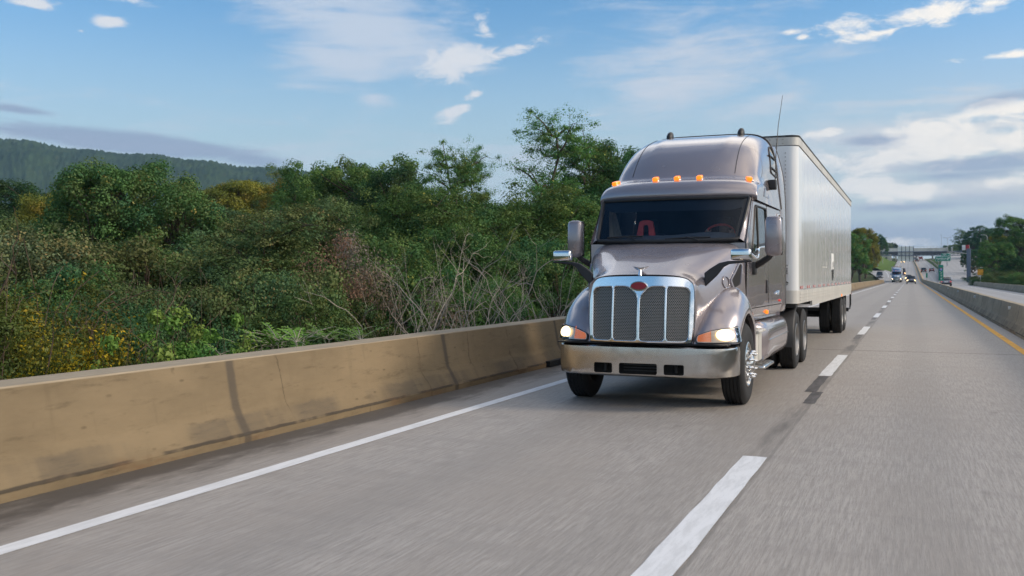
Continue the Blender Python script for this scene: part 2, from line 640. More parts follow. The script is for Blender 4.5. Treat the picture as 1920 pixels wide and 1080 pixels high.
def worn_white(name, edge_wear=.3):
    m, t = new_mat(name)
    tc = t.new('ShaderNodeTexCoord').outputs['Object']
    n = t.noise(t.mapping(tc, scale=(1, .15, 1)), 16, 5, .7)
    n2 = t.noise(t.mapping(tc, scale=(1, .2, 1)), 2.2, 4, .6)
    c = t.mix(t.smooth(n, .35, .6), (.64, .64, .64), (.76, .76, .765))
    c = t.mix(t.math('MULTIPLY', t.smooth(n2, .64, .78), edge_wear), c, (.36, .35, .34))
    t.link(c, t.bsdf.inputs['Base Color'])
    t.bsdf.inputs['Roughness'].default_value = .6


worn_white('line_white')
simple('tar_patch', (.085, .080, .080), .8, var=.35, vscale=9, bump=.3, bscale=60, stretch=(1, .25, 1))
simple('tar_worn', (.16, .15, .145), .8, var=.3, vscale=14, bump=.3, bscale=60, stretch=(1, .2, 1))


def barrier_mat(name, col, top, joints=None):
    """cast concrete parapet: weathered face, pale top, splash-dirtied toe, dark weeping joints"""
    m, t = new_mat(name)
    tc = t.new('ShaderNodeTexCoord').outputs['Object']
    sep = t.new('ShaderNodeSeparateXYZ')
    t.link(tc, sep.inputs[0])
    x, y, z = sep.outputs
    n1 = t.noise(t.mapping(tc, scale=(1, .35, 1)), 1.3, 7, .62)
    n2 = t.noise(t.mapping(tc, scale=(1, .16, 1)), 14, 5, .7)
    dark = tuple(c * .68 for c in col)
    c = t.mix(t.smooth(n1, .3, .7), dark, col)
    c = t.mix(t.math('MULTIPLY', t.smooth(n2, .54, .72), .55), c, tuple(v * .42 for v in col))
    # run-off streaks
    rn = t.noise(t.mapping(tc, scale=(1, 1, .10)), 5.0, 4, .6)
    c = t.mix(t.math('MULTIPLY', t.smooth(rn, .57, .75), .3), c, tuple(v * .5 for v in col))
    # toe: a grey splash band with broken ends, a dark cold joint under it, rusty grit at the very foot
    yv = t.mapping(tc, scale=(0, 1, 0))
    wav = t.math('MULTIPLY', t.math('SUBTRACT', t.noise(yv, 2.4, 5, .7), .5), .07)
    rag = t.math('MULTIPLY', t.math('SUBTRACT', t.noise(t.mapping(tc, scale=(1, .5, 1)), 9, 5, .7), .5), .10)
    zz = t.math('ADD', t.math('ADD', z, wav), rag)
    runs = t.smooth(t.noise(yv, .85, 4), .40, .56)
    cut = t.smooth(t.noise(yv, 3.1, 3), .33, .47, .35, 1.0)
    band = t.math('MULTIPLY', t.math('MULTIPLY', t.smooth(zz, .275, .235), t.smooth(z, .07, .10)), t.math('MULTIPLY', runs, cut))
    c = t.mix(t.math('MULTIPLY', band, t.math('ADD', .15, t.math('MULTIPLY', n2, .85))), c, (.115, .094, .070))
    thin = t.math('MULTIPLY', t.smooth(t.math('ABSOLUTE', t.math('SUBTRACT', t.math('ADD', z, t.math('MULTIPLY', rag, .25)), .082)), .022, .008), t.smooth(t.noise(yv, 1.3, 3), .36, .50))
    c = t.mix(t.math('MULTIPLY', thin, .85), c, (.045, .038, .032))
    rust = t.smooth(t.noise(t.mapping(tc, scale=(1, .25, 1)), 2.4, 5, .7), .46, .64)
    c = t.mix(t.math('MULTIPLY', t.math('MULTIPLY', t.smooth(zz, .13, .05), rust), .7), c, (.18, .105, .055))
    # pitting and hair cracks
    vor = t.new('ShaderNodeTexVoronoi')
    vor.inputs['Scale'].default_value = 7
    t.link(t.mapping(tc, scale=(1, .4, 1)), vor.inputs['Vector'])
    c = t.mix(t.math('MULTIPLY', t.smooth(vor.outputs['Distance'], .13, .05), t.math('MULTIPLY', t.smooth(n1, .42, .6), .6)), c, tuple(v * .35 for v in col))
    hair = t.math('ABSOLUTE', t.math('SUBTRACT', t.math('FRACT', t.math('ADD', t.math('MULTIPLY', y, .63), t.math('MULTIPLY', t.noise(tc, 2.2, 5, .6), .22))), .5))
    c = t.mix(t.math('MULTIPLY', t.smooth(hair, .012, .003), t.math('MULTIPLY', t.smooth(t.noise(tc, 1.7, 3), .48, .6), .55)), c, tuple(v * .3 for v in col))
    if joints:
        y0, sp = joints
        d = t.math('MULTIPLY', t.math('ABSOLUTE', t.math('SUBTRACT', t.math('FRACT', t.math('ADD', t.math('DIVIDE', t.math('SUBTRACT', y, y0), sp), 20.5)), .5)), sp)
        wob = t.math('ADD', d, t.math('MULTIPLY', t.math('SUBTRACT', t.noise(tc, 5, 4), .5), .07))
        c = t.mix(t.math('MULTIPLY', t.smooth(wob, .085, .025), .72), c, (.07, .06, .05))
    t.link(c, t.bsdf.inputs['Base Color'])
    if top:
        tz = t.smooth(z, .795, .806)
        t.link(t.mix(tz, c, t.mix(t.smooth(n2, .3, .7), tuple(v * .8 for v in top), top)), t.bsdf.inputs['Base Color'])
    t.bsdf.inputs['Roughness'].default_value = .88
    t.bsdf.inputs['Specular IOR Level'].default_value = .25
    b = t.new('ShaderNodeBump')
    b.inputs['Strength'].default_value = .45
    b.inputs['Distance'].default_value = .012
    t.link(n2, b.inputs['Height'])
    t.link(b.outputs[0], t.bsdf.inputs['Normal'])


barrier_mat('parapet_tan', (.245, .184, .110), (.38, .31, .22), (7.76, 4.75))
barrier_mat('median_grey', (.32, .275, .20), (.44, .36, .25), (1.0, 3.05))
simple('abutment', (.52, .49, .40), .85, var=.12, vscale=.4)
simple('parapet_far', (.60, .58, .52), .85, var=.12, vscale=.3)


def ground_mat():
    m, t = new_mat('ground_cover')
    tc = t.new('ShaderNodeTexCoord').outputs['Object']
    n = t.noise(tc, .35, 6, .65)
    n2 = t.noise(tc, 4, 5, .7)
    c = t.mix(t.smooth(n, .35, .65), (.030, .040, .016), (.065, .085, .026))
    c = t.mix(t.math('MULTIPLY', t.smooth(n2, .5, .7), .5), c, (.055, .042, .026))
    t.link(c, t.bsdf.inputs['Base Color'])
    t.bsdf.inputs['Roughness'].default_value = .95
    t.bsdf.inputs['Specular IOR Level'].default_value = .1


ground_mat()
simple('verge_grass', (.085, .14, .03), .95, var=.3, vscale=2.0, spec=.1)


def hill_mat():
    m, t = new_mat('hill_forest')
    tc = t.new('ShaderNodeTexCoord').outputs['Object']
    n = t.noise(tc, .012, 6, .7)
    n2 = t.noise(tc, .07, 3, .7)
    c = t.mix(t.smooth(n, .3, .7), (.018, .040, .020), (.050, .082, .032))
    c = t.mix(t.math('MULTIPLY', t.smooth(n2, .55, .72), .5), c, (.075, .068, .028))
    t.link(c, t.bsdf.inputs['Base Color'])
    t.bsdf.inputs['Roughness'].default_value = 1
    t.bsdf.inputs['Specular IOR Level'].default_value = 0


hill_mat()

simple('skin', (.42, .25, .18), .55, var=.08)
simple('shirt_pale', (.45, .42, .36), .85, var=.1)
simple('hair_dark', (.03, .022, .018), .7)
# ------------------------------------------------------------------ the road tractor (local: +x road right, +y to its rear, z up)
TX, TY = -3.11, 11.5
truck = thing('semi_truck', 'taupe metallic long-nose semi truck driving in the lane beside the tan parapet, headlights on', 'semi truck', (TX, TY, 0))


def lerp(a, b, t):
    return a + (b - a) * t


def ss(x, a, b):
    t = max(0, min(1, (x - a) / (b - a)))
    return t * t * (3 - 2 * t)


def tab(x, T):
    if x <= T[0][0]:
        return T[0][1]
    for (a, u), (b, v) in zip(T, T[1:]):
        if x <= b:
            return u + (v - u) * (x - a) / (b - a)
    return T[-1][1]


# hood -------------------------------------------------------------
HS = [
    (.09, [(0, 1.668), (.34, 1.662), (.54, 1.645), (.64, 1.595), (.685, 1.49), (.688, 1.10), (.665, .82)]),
    (.30, [(0, 1.745), (.32, 1.74), (.53, 1.71), (.66, 1.635), (.725, 1.50), (.755, 1.12), (.74, .82)]),
    (.70, [(0, 1.885), (.38, 1.88), (.63, 1.845), (.78, 1.765), (.85, 1.61), (.89, 1.20), (.89, .82)]),
    (1.10, [(0, 2.02), (.47, 2.015), (.76, 1.98), (.91, 1.895), (.975, 1.73), (1.01, 1.28), (1.02, .82)]),
    (1.43, [(0, 2.125), (.55, 2.12), (.86, 2.09), (1.0, 2.015), (1.055, 1.85), (1.085, 1.33), (1.09, .82)]),
]
rows = []
for y, hp in HS:
    half = [(x, y + .0 * x, z) for x, z in hp]
    rows.append([(-x, yy, z) for x, yy, z in half[::-1]] + half[1:])
hood_rows = loft(rows, 6, 8)
mb = MB()
for r in hood_rows:
    for i, p in enumerate(r):
        # plan bow of the nose and the raised centre spine
        x = p[0]
        r[i] = (x, p[1] + .05 * min(1, abs(x) / .65) ** 2 * (1 - ss(p[1], .1, 1.4)), p[2] + .012 * math.exp(-(x / .5) ** 8))
mb.grid(hood_rows)
frow = hood_rows[0]
mb.grid([frow, [(x * .985, y - .022, 1.2 + (z - 1.2) * .985) for x, y, z in frow], [(x * .965, y + .01, 1.2 + (z - 1.2) * .965) for x, y, z in frow]])
hood = mb.build('hood', 'truck_paint', truck, 60)
hb = BVHTree.FromPolygons([Vector(v) for v in mb.v], mb.f)

# grille surround, screens, emblem -------------------------------------
def ring_outline(n=72, grow=0.0, z0=.815):
    prof = cr([(x, z) for x, z in HS[0][1]], 8)
    half = [(p[0], p[1]) for p in prof]
    pts = [(-x, z) for x, z in half[::-1]] + half[1:]
    return [(x * (1 + grow), 1.2 + (z - 1.2) * (1 + grow)) for x, z in pts]


def nose_y(x, z):
    return -.035 + .10 * (abs(x) / .62) ** 2.2 + .085 * max(0, (z - .85) / .8) ** 1.3


outl = ring_outline(grow=-.036)
cells = []
XB = [(-.640, -.348), (-.324, -.017), (.017, .324), (.348, .640)]
for i, (a, b) in enumerate(XB):
    top = 1.525
    sl = .035 if i in (0, 3) else 0
    bl = a + (sl if i == 0 else 0)
    br = b - (sl if i == 3 else 0)
    if i == 1:
        pts = [(bl, .855), (br, .855), (b, 1.40), (b - .115, top), (a, top)]
        rr = [.05, .05, .06, .06, .04]
    elif i == 2:
        pts = [(bl, .855), (br, .855), (b, top), (a + .115, top), (a, 1.40)]
        rr = [.05, .05, .04, .06, .06]
    elif i == 0:
        pts = [(bl, .855), (br, .855), (b, top), (a + .02, top - .015)]
        rr = [.07, .05, .04, .10]
    else:
        pts = [(bl, .855), (br, .855), (b - .02, top - .015), (a, top)]
        rr = [.05, .07, .10, .04]
    cells.append(rpoly(pts, rr, 5))


def nose_fn(x, z):
    e = 1e-3
    p = Vector((x, nose_y(x, z), z))
    n = Vector((-(nose_y(x + e, z) - nose_y(x - e, z)) / (2 * e), 1, -(nose_y(x, z + e) - nose_y(x, z - e)) / (2 * e))).normalized()
    return p, -n


mb = MB()
plate(mb, outl, cells, nose_fn, .05, [k * .06 - .66 for k in range(23)], [.9, 1.0, 1.1, 1.2, 1.3, 1.4, 1.46, 1.58, 1.62])
# rolled outer edge running back to the painted hood
back = [(x, .105 + .05 * min(1, abs(x) / .65) ** 2, z) for x, z in ring_outline(grow=-.020)]
mid = [(x, nose_y(x, z) + .035, z) for x, z in ring_outline(grow=-.021)]
frt = [(x, nose_y(x, z) + .006, z) for x, z in ring_outline(grow=-.028)]
fr2 = [(x, nose_y(x, z), z) for x, z in ring_outline(grow=-.036)]
mb.grid([back, mid, frt, fr2])
surround = mb.build('grille_surround', 'chrome', truck, 50)
mb2 = MB()
for c in cells:
    n = len(c)
    cx, cz = sum(p[0] for p in c) / n, sum(p[1] for p in c) / n
    for_rows = []
    for g, dy in ((.010, .002), (.006, -.007), (-.002, -.006), (-.005, .035)):
        for_rows.append([(x + math.copysign(min(g, abs(x - cx)), x - cx) * min(1, abs(x - cx) / .05), nose_y(x, z) + dy, z + math.copysign(g, z - cz) * min(1, abs(z - cz) / .05)) for x, z in c])
    mb2.grid(for_rows, True)
mb2.build('grille_trim', 'chrome', surround, 50)
for c in cells:
    m = MB()
    plate(m, c, [], lambda x, z: (Vector((x, nose_y(x, z) + .03, z)), Vector((0, -1, 0))), .006, [k * .06 - .66 for k in range(23)], [1.0, 1.2, 1.4])
    m.build('grille_screen', 'grille_screen', surround, 60)
# dark radiator space and frame seen through the screens is closed by a bulkhead
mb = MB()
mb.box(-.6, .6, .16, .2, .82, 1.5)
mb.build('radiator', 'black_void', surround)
mb = MB()
ell = [(.098 * math.cos(t), 1.53 + .046 * math.sin(t)) for t in [2 * PI * k / 36 for k in range(36)]]
ell2 = [(.112 * math.cos(t), 1.527 + .062 * math.sin(t)) for t in [2 * PI * k / 36 for k in range(36)]]
mb.prism(ell2, lambda x, z: (x, nose_y(0, 1.5) - .014, z), lambda x, z: (x, nose_y(0, 1.5) + .03, z))
emb = mb.build('emblem', 'chrome', truck, 30, bevel=.006)
mb = MB()
mb.prism(ell, lambda x, z: (x, nose_y(0, 1.5) - .021, z), lambda x, z: (x, nose_y(0, 1.5) - .013, z))
mb.build('enamel_badge', 'red_enamel', emb, 30, bevel=.003)
# hood ornament: a stubby post with two swept wings
mb = MB()
mb.tube([(0, .075, 1.655), (0, .085, 1.70), (0, .10, 1.745)], [.026, .020, .015], 10)
mb.grid([[(-.105, .12, 1.775), (-.05, .085, 1.755), (0, .07, 1.748), (.05, .085, 1.755), (.105, .12, 1.775)],
         [(-.10, .125, 1.765), (-.05, .10, 1.73), (0, .09, 1.715), (.05, .10, 1.73), (.10, .125, 1.765)],
         [(-.09, .16, 1.768), (-.045, .17, 1.74), (0, .19, 1.725), (.045, .17, 1.74), (.09, .16, 1.768)],
         [(-.105, .12, 1.777), (-.05, .10, 1.762), (0, .10, 1.756), (.05, .10, 1.762), (.105, .12, 1.777)]])
mb.build('hood_ornament', 'chrome', hood, 40)
# air intake on each hood flank
for sx in (-1, 1):
    def flank(y, z, sx=sx):
        hit = hb.ray_cast(Vector((3 * sx, y, z)), Vector((-sx, 0, 0)))
        return hit[0] + Vector((sx * .006, 0, 0)), Vector((sx, 0, 0))
    mb = MB()
    plate(mb, rpoly([(1.00, 1.60), (1.05, 1.50), (1.24, 1.545), (1.33, 1.80), (1.27, 1.815)], .03), [], flank, .02, [1.1, 1.2], [1.6, 1.7])
    mb.build('intake_vent', 'black_void', hood, 40)
    mb = MB()
    rim = rpoly([(.97, 1.60), (1.03, 1.475), (1.265, 1.525), (1.36, 1.82), (1.26, 1.835)], .04)
    plate(mb, rim, [rpoly([(1.00, 1.60), (1.05, 1.50), (1.24, 1.545), (1.33, 1.80), (1.27, 1.815)], .03)], lambda y, z: (flank(y, z)[0] + Vector((sx * .012, 0, 0)), Vector((sx, 0, 0))), .02, [1.1, 1.2], [1.6, 1.7])
    mb.build('intake_rim', 'truck_paint', hood, 40)
    mb = MB()
    cc = flank(.88, 1.575)[0]
    ring = []
    for k in range(25):
        a = 2 * PI * k / 24
        p, _ = flank(.88 + .075 * math.cos(a), 1.575 + .075 * math.sin(a))
        ring.append(p)
    mb.tube(ring, .009, 6)
    mb.build('round_cap', 'truck_paint', hood, 40)

# fenders ----------------------------------------------------------
FR = [  # inner, crown-in, crown, shoulder, outer, lip      (x, y, z)
    [(.80, 1.86, .58), (.95, 1.86, .58), (1.06, 1.84, .58), (1.13, 1.80, .58), (1.17, 1.745, .57), (1.165, 1.70, .57)],
    [(.80, 1.80, 1.00), (.95, 1.82, 1.02), (1.06, 1.80, 1.03), (1.135, 1.74, 1.00), (1.175, 1.665, .94), (1.17, 1.62, .90)],
    [(.78, 1.58, 1.34), (.93, 1.59, 1.345), (1.05, 1.56, 1.33), (1.135, 1.50, 1.26), (1.18, 1.43, 1.13), (1.175, 1.40, 1.07)],
    [(.76, 1.22, 1.54), (.90, 1.22, 1.535), (1.025, 1.20, 1.49), (1.13, 1.17, 1.38), (1.18, 1.14, 1.23), (1.175, 1.13, 1.165)],
    [(.74, .92, 1.52), (.88, .90, 1.51), (1.01, .89, 1.455), (1.12, .88, 1.35), (1.178, .88, 1.21), (1.175, .88, 1.145)],
    [(.70, .62, 1.36), (.84, .57, 1.355), (.98, .57, 1.31), (1.10, .59, 1.22), (1.17, .63, 1.10), (1.17, .67, 1.02)],
    [(.66, .36, 1.15), (.80, .305, 1.15), (.95, .33, 1.12), (1.08, .40, 1.05), (1.158, .50, .97), (1.16, .565, .91)],
    [(.64, .20, .98), (.77, .175, .985), (.92, .22, .975), (1.06, .31, .95), (1.15, .43, .91), (1.155, .52, .87)],
    [(.63, .135, .82), (.75, .125, .82), (.90, .165, .82), (1.045, .265, .82), (1.145, .40, .82), (1.15, .50, .82)],
]
fend_bvh = {}
for sx in (-1, 1):
    rows = loft([[(x * sx, y, z) for x, y, z in r] for r in FR], 5, 5)
    mb = MB()
    mb.grid(rows)
    # returned lip inside the wheel opening
    lip = [r[-1] for r in rows]
    mb.grid([lip, [(p[0] - sx * .07, p[1], p[2] + .01) for p in lip]])
    fend_bvh[sx] = BVHTree.FromPolygons([Vector(v) for v in mb.v], mb.f)
    mb.build('fender', 'truck_paint', truck, 50)
    # dark wheel-well liner
    mb = MB()
    arc = []
    for k in range(15):
        a = R(-25 + 200 * k / 14)
        arc.append((1.08 + .66 * math.cos(a), .52 + .60 * math.sin(a)))
    mb.grid([[(sx * .55, y, z) for y, z in arc], [(sx * 1.13, y, z) for y, z in arc]])
    mb.grid([[(sx * .55, y, z) for y, z in arc], [(sx * .55, 1.08, .5) for _ in arc]])
    mb.build('wheel_well', 'black_void', truck, 40)

# headlights on the fender noses -----------------------------------------
def hl_path(s):
    P = cr([(.665, .10), (.80, .115), (.93, .165), (1.05, .26), (1.135, .385), (1.165, .47)], 6)
    i = s * (len(P) - 1)
    k = min(int(i), len(P) - 2)
    p = P[k] + (P[k + 1] - P[k]) * (i - k)
    d = P[min(k + 2, len(P) - 1)] - P[max(k - 1, 0)]
    d /= np.linalg.norm(d)
    return p, (d[1], -d[0])


HLO = rpoly([(.05, .845), (.94, .845), (.97, 1.025), (.62, 1.01), (.30, .985), (.06, .925)], [.06, .02, .015, .2, .12, .06], 6)


def hl_fn(sx, out, lean=.22):
    def fn(s, z):
        p, n = hl_path(max(0, min(1, s)))
        k = out - lean * (z - .84)
        return (sx * (p[0] + n[0] * k), p[1] + n[1] * k, z), (sx * n[0], n[1], .2)
    return fn


def hl_sub(a, b, inset):
    pts = []
    for s, z in HLO:
        pts.append((min(max(s, a), b), z))
    cz = .93
    cs = (a + b) / 2
    return [(cs + (s - cs) * (1 - inset), cz + (z - cz) * (1 - inset * 1.1)) for s, z in pts]


def dedupe(pts):
    out = []
    for p in pts:
        if not out or (abs(p[0] - out[-1][0]) + abs(p[1] - out[-1][1])) > 1e-4:
            out.append(p)
    if abs(out[0][0] - out[-1][0]) + abs(out[0][1] - out[-1][1]) < 1e-4:
        out.pop()
    return out


SU = [k / 16 for k in range(1, 16)]
for sx in (-1, 1):
    mb = MB()
    plate(mb, [(.5 + (s - .5) * 1.055, .93 + (z - .93) * 1.14) for s, z in HLO], [], hl_fn(sx, .012), .06, SU)
    hl = mb.build('headlight', 'black_plastic', truck, 50)
    mb = MB()
    plate(mb, HLO, [], hl_fn(sx, .018), .03, SU)
    mb.build('bezel', 'lamp_reflector', hl, 50)
    for nm, a, b, mt in (('turn_signal', .05, .32, 'amber_dim'), ('side_marker', .76, .97, 'amber_dim')):
        mb = MB()
        plate(mb, dedupe(hl_sub(a, b, .10)), [], hl_fn(sx, .024), .012, SU)
        mb.build(nm, mt, hl, 50)
    mb = MB()
    p, n = hl_path(.545)
    c = Vector((sx * p[0], p[1], .925))
    nn = Vector((sx * n[0] * .35, -1, 0)).normalized()
    for ds, rr, hh in ((.545, .135, .074), (.50, .06, .046)):
        p, n = hl_path(ds)
        k = .014 if rr > .06 else .030
        c = Vector((sx * (p[0] + n[0] * k), p[1] + n[1] * k, .932))
        q = Vector((0, -1, 0)).rotation_difference(Vector((sx * n[0], n[1], .12)))
        ringr = []
        for rad, off in ((1, 0), (.9, -.006), (.5, -.010), (.002, -.011)):
            ringr.append([c + q @ Vector((rad * rr * math.cos(2 * PI * k2 / 20), off, rad * hh * math.sin(2 * PI * k2 / 20))) for k2 in range(20)])
        mb.grid(ringr, True, 0 if rr > .06 else 1)
    mb.build('lamp_bulb', ['head_lamp', 'lamp_core'], hl, 50)
    mb = MB()
    plate(mb, HLO, [], hl_fn(sx, .040), .004, SU, [.88, .93, .98])
    mb.build('lens', 'lamp_glass', hl, 50)

# bumper -----------------------------------------------------------
BP = cr([(-1.155, .56), (-1.15, .46), (-1.12, .31), (-1.03, .17), (-.86, .07), (-.5, .012), (0, 0), (.5, .012), (.86, .07), (1.03, .17), (1.12, .31), (1.15, .46), (1.155, .56)], 10)
BL = [0]
for a, b in zip(BP, BP[1:]):
    BL.append(BL[-1] + float(np.linalg.norm(b - a)))
HALF = BL[-1] / 2


def bump_fn(s, z):
    d = max(0, min(BL[-1], s + HALF))
    k = 0
    while k < len(BL) - 2 and BL[k + 1] < d:
        k += 1
    u = (d - BL[k]) / (BL[k + 1] - BL[k])
    p = BP[k] + (BP[k + 1] - BP[k]) * u
    t = (BP[min(k + 2, len(BP) - 1)] - BP[max(k - 1, 0)])
    t /= np.linalg.norm(t)
    n = Vector((t[1], -t[0], 0))
    v = (z - .60) / .205
    roll = -.003 * v * v - .02 * max(0, abs(v) - .8) / .2 * (abs(v) - .8) / .2 * 5
    return Vector((p[0], p[1], z)) + n * roll - Vector((0, .03, 0)), n


slots = [rpoly([(-.595, .445), (-.355, .445), (-.355, .572), (-.595, .572)], .025),
         rpoly([(-.265, .440), (.215, .440), (.215, .575), (-.265, .575)], .025),
         rpoly([(.30, .445), (.545, .445), (.545, .572), (.30, .572)], .025)]
slots = [[(x + .025, z) for x, z in s] for s in slots]
bo = rpoly([(-HALF, .415), (-.9, .405), (.9, .405), (HALF, .415), (HALF, .805), (-HALF, .805)], [.05, .1, .1, .05, .02, .02], 4)
mb = MB()
plate(mb, bo, slots, bump_fn, .012, [k * .055 - HALF for k in range(1, int(2 * HALF / .055) + 1)], [.425, .5, .6, .7, .77, .79, .8])
bumper = mb.build('bumper', 'bumper_steel', truck, 40)
mb = MB()
mb.box(-1.0, 1.0, .16, .22, .42, .80)
mb.box(-1.08, 1.08, .05, .30, .806, .822)
mb.build('bumper_backing', 'black_void', bumper)
for x in (-.45, .45):
    mb = MB()
    mb.tube([(x, .10, .46), (x, .10, .56)], .022, 10)
    mb.box(x - .1, x + .1, .07, .15, .555, .572)
    mb.build('tow_pin', 'chassis_black', bumper, 30)
mb = MB()
for z in (.475, .51, .545):
    mb.box(-.21, .21, .07, .10, z - .006, z + .006)
mb.build('air_slats', 'chassis_black', bumper)

# cab and sleeper sides ---------------------------------------------------
def side_x(y, z):
    w = tab(y, [(1.4, 1.085), (2.0, 1.115), (3.0, 1.145), (4.45, 1.185)])
    v = tab(z, [(1.02, -.10), (1.10, -.03), (1.22, 0), (1.8, .008), (2.15, 0), (2.75, -.035)])
    return w + v


def front_y(z):
    return 1.44 if z < 2.12 else 1.44 + .54 * (z - 2.12) / .61


mb = MB()
ZS = [1.02, 1.05, 1.10, 1.16, 1.22, 1.4, 1.6, 1.8, 2.0, 2.12, 2.25, 2.4, 2.55, 2.7, 2.76]
for sx in (-1, 1):
    rows = []
    for z in ZS:
        f = front_y(z)
        rows.append([(sx * side_x(y, z), y, z) for y in [f + (4.45 - f) * k / 24 for k in range(25)]])
    mb.grid(rows)
mb.grid([[(x, 4.45, z) for x in (-1.15, 0, 1.15)] for z in (1.02, 2.76)])
mb.grid([[(x, y, 1.03) for x in (-1.06, 0, 1.06)] for y in (1.5, 4.45)])
# firewall / cowl plinth
mb.grid([[(x, 1.44, z) for x in (-1.075, 0, 1.075)] for z in (1.0, 2.10)])
cab = mb.build('cab_body', 'truck_paint', truck, 40)


def side_fn(sx, out):
    return lambda y, z: ((sx * (side_x(y, z) + out), y, z), (sx, 0, 0))


YS = [1.5 + .15 * k for k in range(22)]
for sx in (-1, 1):
    # door skin, standing 6 mm proud with its shut line
    dpoly = rpoly([(1.50, 1.24), (2.62, 1.24), (3.02, 1.40), (3.06, 2.70), (2.02, 2.70), (1.56, 2.12)], [.05, .1, .1, .06, .06, .1])
    wpoly = rpoly([(1.74, 1.985), (2.02, 1.95), (2.16, 1.99), (2.22, 2.09), (2.98, 2.13), (2.98, 2.645), (2.14, 2.645)], [.05, .05, .06, .05, .04, .05, .08])
    mb = MB()
    plate(mb, dpoly, [wpoly], side_fn(sx, .006), .012, YS, [1.4, 1.6, 1.8, 2.0, 2.15, 2.3, 2.5, 2.6])
    door = mb.build('door', 'truck_paint', truck, 40)
    mb = MB()
    plate(mb, wpoly, [], side_fn(sx, .003), .008, YS, [2.15, 2.3, 2.5])
    mb.build('window', 'cab_glass', door, 40)
    mb = MB()
    loop = [(sx * (side_x(y, z) + .009), y, z) for y, z in wpoly]
    mb.tube(loop + loop[:1], .015, 6)
    mb.tube([(sx * (side_x(y, z) + .006), y, z) for y, z in ((2.22, 2.08), (2.24, 2.36), (2.27, 2.64))], .016, 6)
    mb.build('window_seal', 'black_plastic', door, 40)
    mb = MB()
    ledge = [(sx * (side_x(y, z) + .012), y, z) for y, z in ((1.68, 1.95), (2.0, 1.905), (2.16, 1.94), (2.24, 2.05), (3.0, 2.09))]
    mb.tube(cr(ledge, 4), .02, 6)
    mb.build('window_ledge', 'chrome', door, 40)
    mb = MB()
    mb.rbox(sx * side_x(2.9, 1.6) + (.004 if sx > 0 else -.02), sx * side_x(2.9, 1.6) + (.02 if sx > 0 else -.004), 2.86, 2.93, 1.40, 1.60, .006)
    mb.build('handle', 'black_plastic', door)
    # sleeper window and skirt with its marker lamps
    swp = rpoly([(4.02, 2.13), (4.34, 2.13), (4.34, 2.64), (4.12, 2.64), (4.02, 2.5)], .06)
    mb = MB()
    plate(mb, swp, [], side_fn(sx, .006), .008)
    sw = mb.build('sleeper_window', 'dark_glass', truck, 40)
    mb = MB()
    lp = [(sx * (side_x(y, z) + .009), y, z) for y, z in swp]
    mb.tube(lp + lp[:1], .014, 6)
    mb.build('frame', 'chrome', sw, 40)
    mb = MB()
    for y0, y1, z0, z1 in ((3.12, 3.135, 1.25, 2.7), (1.6, 4.4, 1.205, 1.217)):
        plate(mb, [(y0, z0), (y1, z0), (y1, z1), (y0, z1)], [], side_fn(sx, .003), .01, YS, [1.5, 2.0, 2.15, 2.4])
    mb.build('panel_seam', 'black_void', truck, 0)
    mb = MB()
    mb.rbox(sx * 1.135 - .02, sx * 1.135 + .02, 3.04, 3.09, 1.09, 1.15, .012)
    mb.build('skirt_lamp', 'amber_lens', truck)
    mb = MB()
    mb.rbox(sx * 1.175 - .02, sx * 1.175 + .02, 4.12, 4.24, 1.25, 1.285, .01)
    mb.build('side_lamp', 'red_lens', truck)
    mb = MB()
    mb.tube([(sx * (side_x(y, z) + .01), y, z) for y, z in ((3.75, 1.37), (3.85, 1.40), (3.92, 1.385), (4.02, 1.42), (4.10, 1.40))], .012, 6)
    mb.tube([(sx * (side_x(y, z) + .01), y, z) for y, z in ((3.85, 1.36), (3.95, 1.375), (4.06, 1.37))], .009, 6)
    mb.build('script_badge', 'chrome', truck, 40)
    # side extender behind the sleeper
    mb = MB()
    ext = []
    for z, y1 in ((1.08, 4.70), (1.2, 4.80), (2.0, 4.86), (2.76, 4.88), (3.3, 4.86), (3.62, 4.74), (3.76, 4.60)):
        xx = tab(z, [(1.08, 1.16), (1.2, 1.185), (2.7, 1.18), (3.3, 1.14), (3.86, 1.03)])
        ext.append([(sx * (xx - .03), 4.40, z), (sx * xx, 4.5, z), (sx * (xx + .012), y1 - .05, z), (sx * (xx + .012), y1, z)])
    er = loft(ext, 3, 3)
    mb.grid(er)
    mb.grid([[r[-1] for r in er], [(r[-1][0] - sx * .03, r[-1][1], r[-1][2]) for r in er]])
    mb.grid([[(p[0] - sx * .03, p[1], p[2]) for p in r] for r in er])
    e = mb.build('side_extender', 'truck_paint', truck, 40)
    mb = MB()
    mb.tube([(r[-1][0] - sx * .012, r[-1][1] + .012, r[-1][2]) for r in er], .02, 6)
    mb.build('edge_rubber', 'black_plastic', e, 40)

# windscreen -------------------------------------------------------------
def ws_pt(u, v, out=0):
    """u -1..1 across, v 0..1 up"""
    w = 1.005 + .065 * v
    x = u * w
    y = 1.30 + .50 * v + .155 * u * u
    z = 2.128 + .615 * v + .02 * u * u * (1 - v)
    return Vector((x, y - out * .8, z + out * .6))


mb = MB()
mb.grid([[ws_pt(-.985 + 1.97 * i / 24, .01 + .98 * j / 8) for i in range(25)] for j in range(9)])
wind = mb.build('windscreen', 'windscreen_glass', truck, 60)
mb = MB()
lp = [ws_pt(-.965 + 1.93 * i / 20, .0) for i in range(21)] + [ws_pt(.985, .05 + .92 * j / 6) for j in range(7)] + [ws_pt(.965 - 1.93 * i / 20, 1) for i in range(21)] + [ws_pt(-.985, .97 - .92 * j / 6) for j in range(7)]
mb.tube(lp + lp[:1], .027, 8)
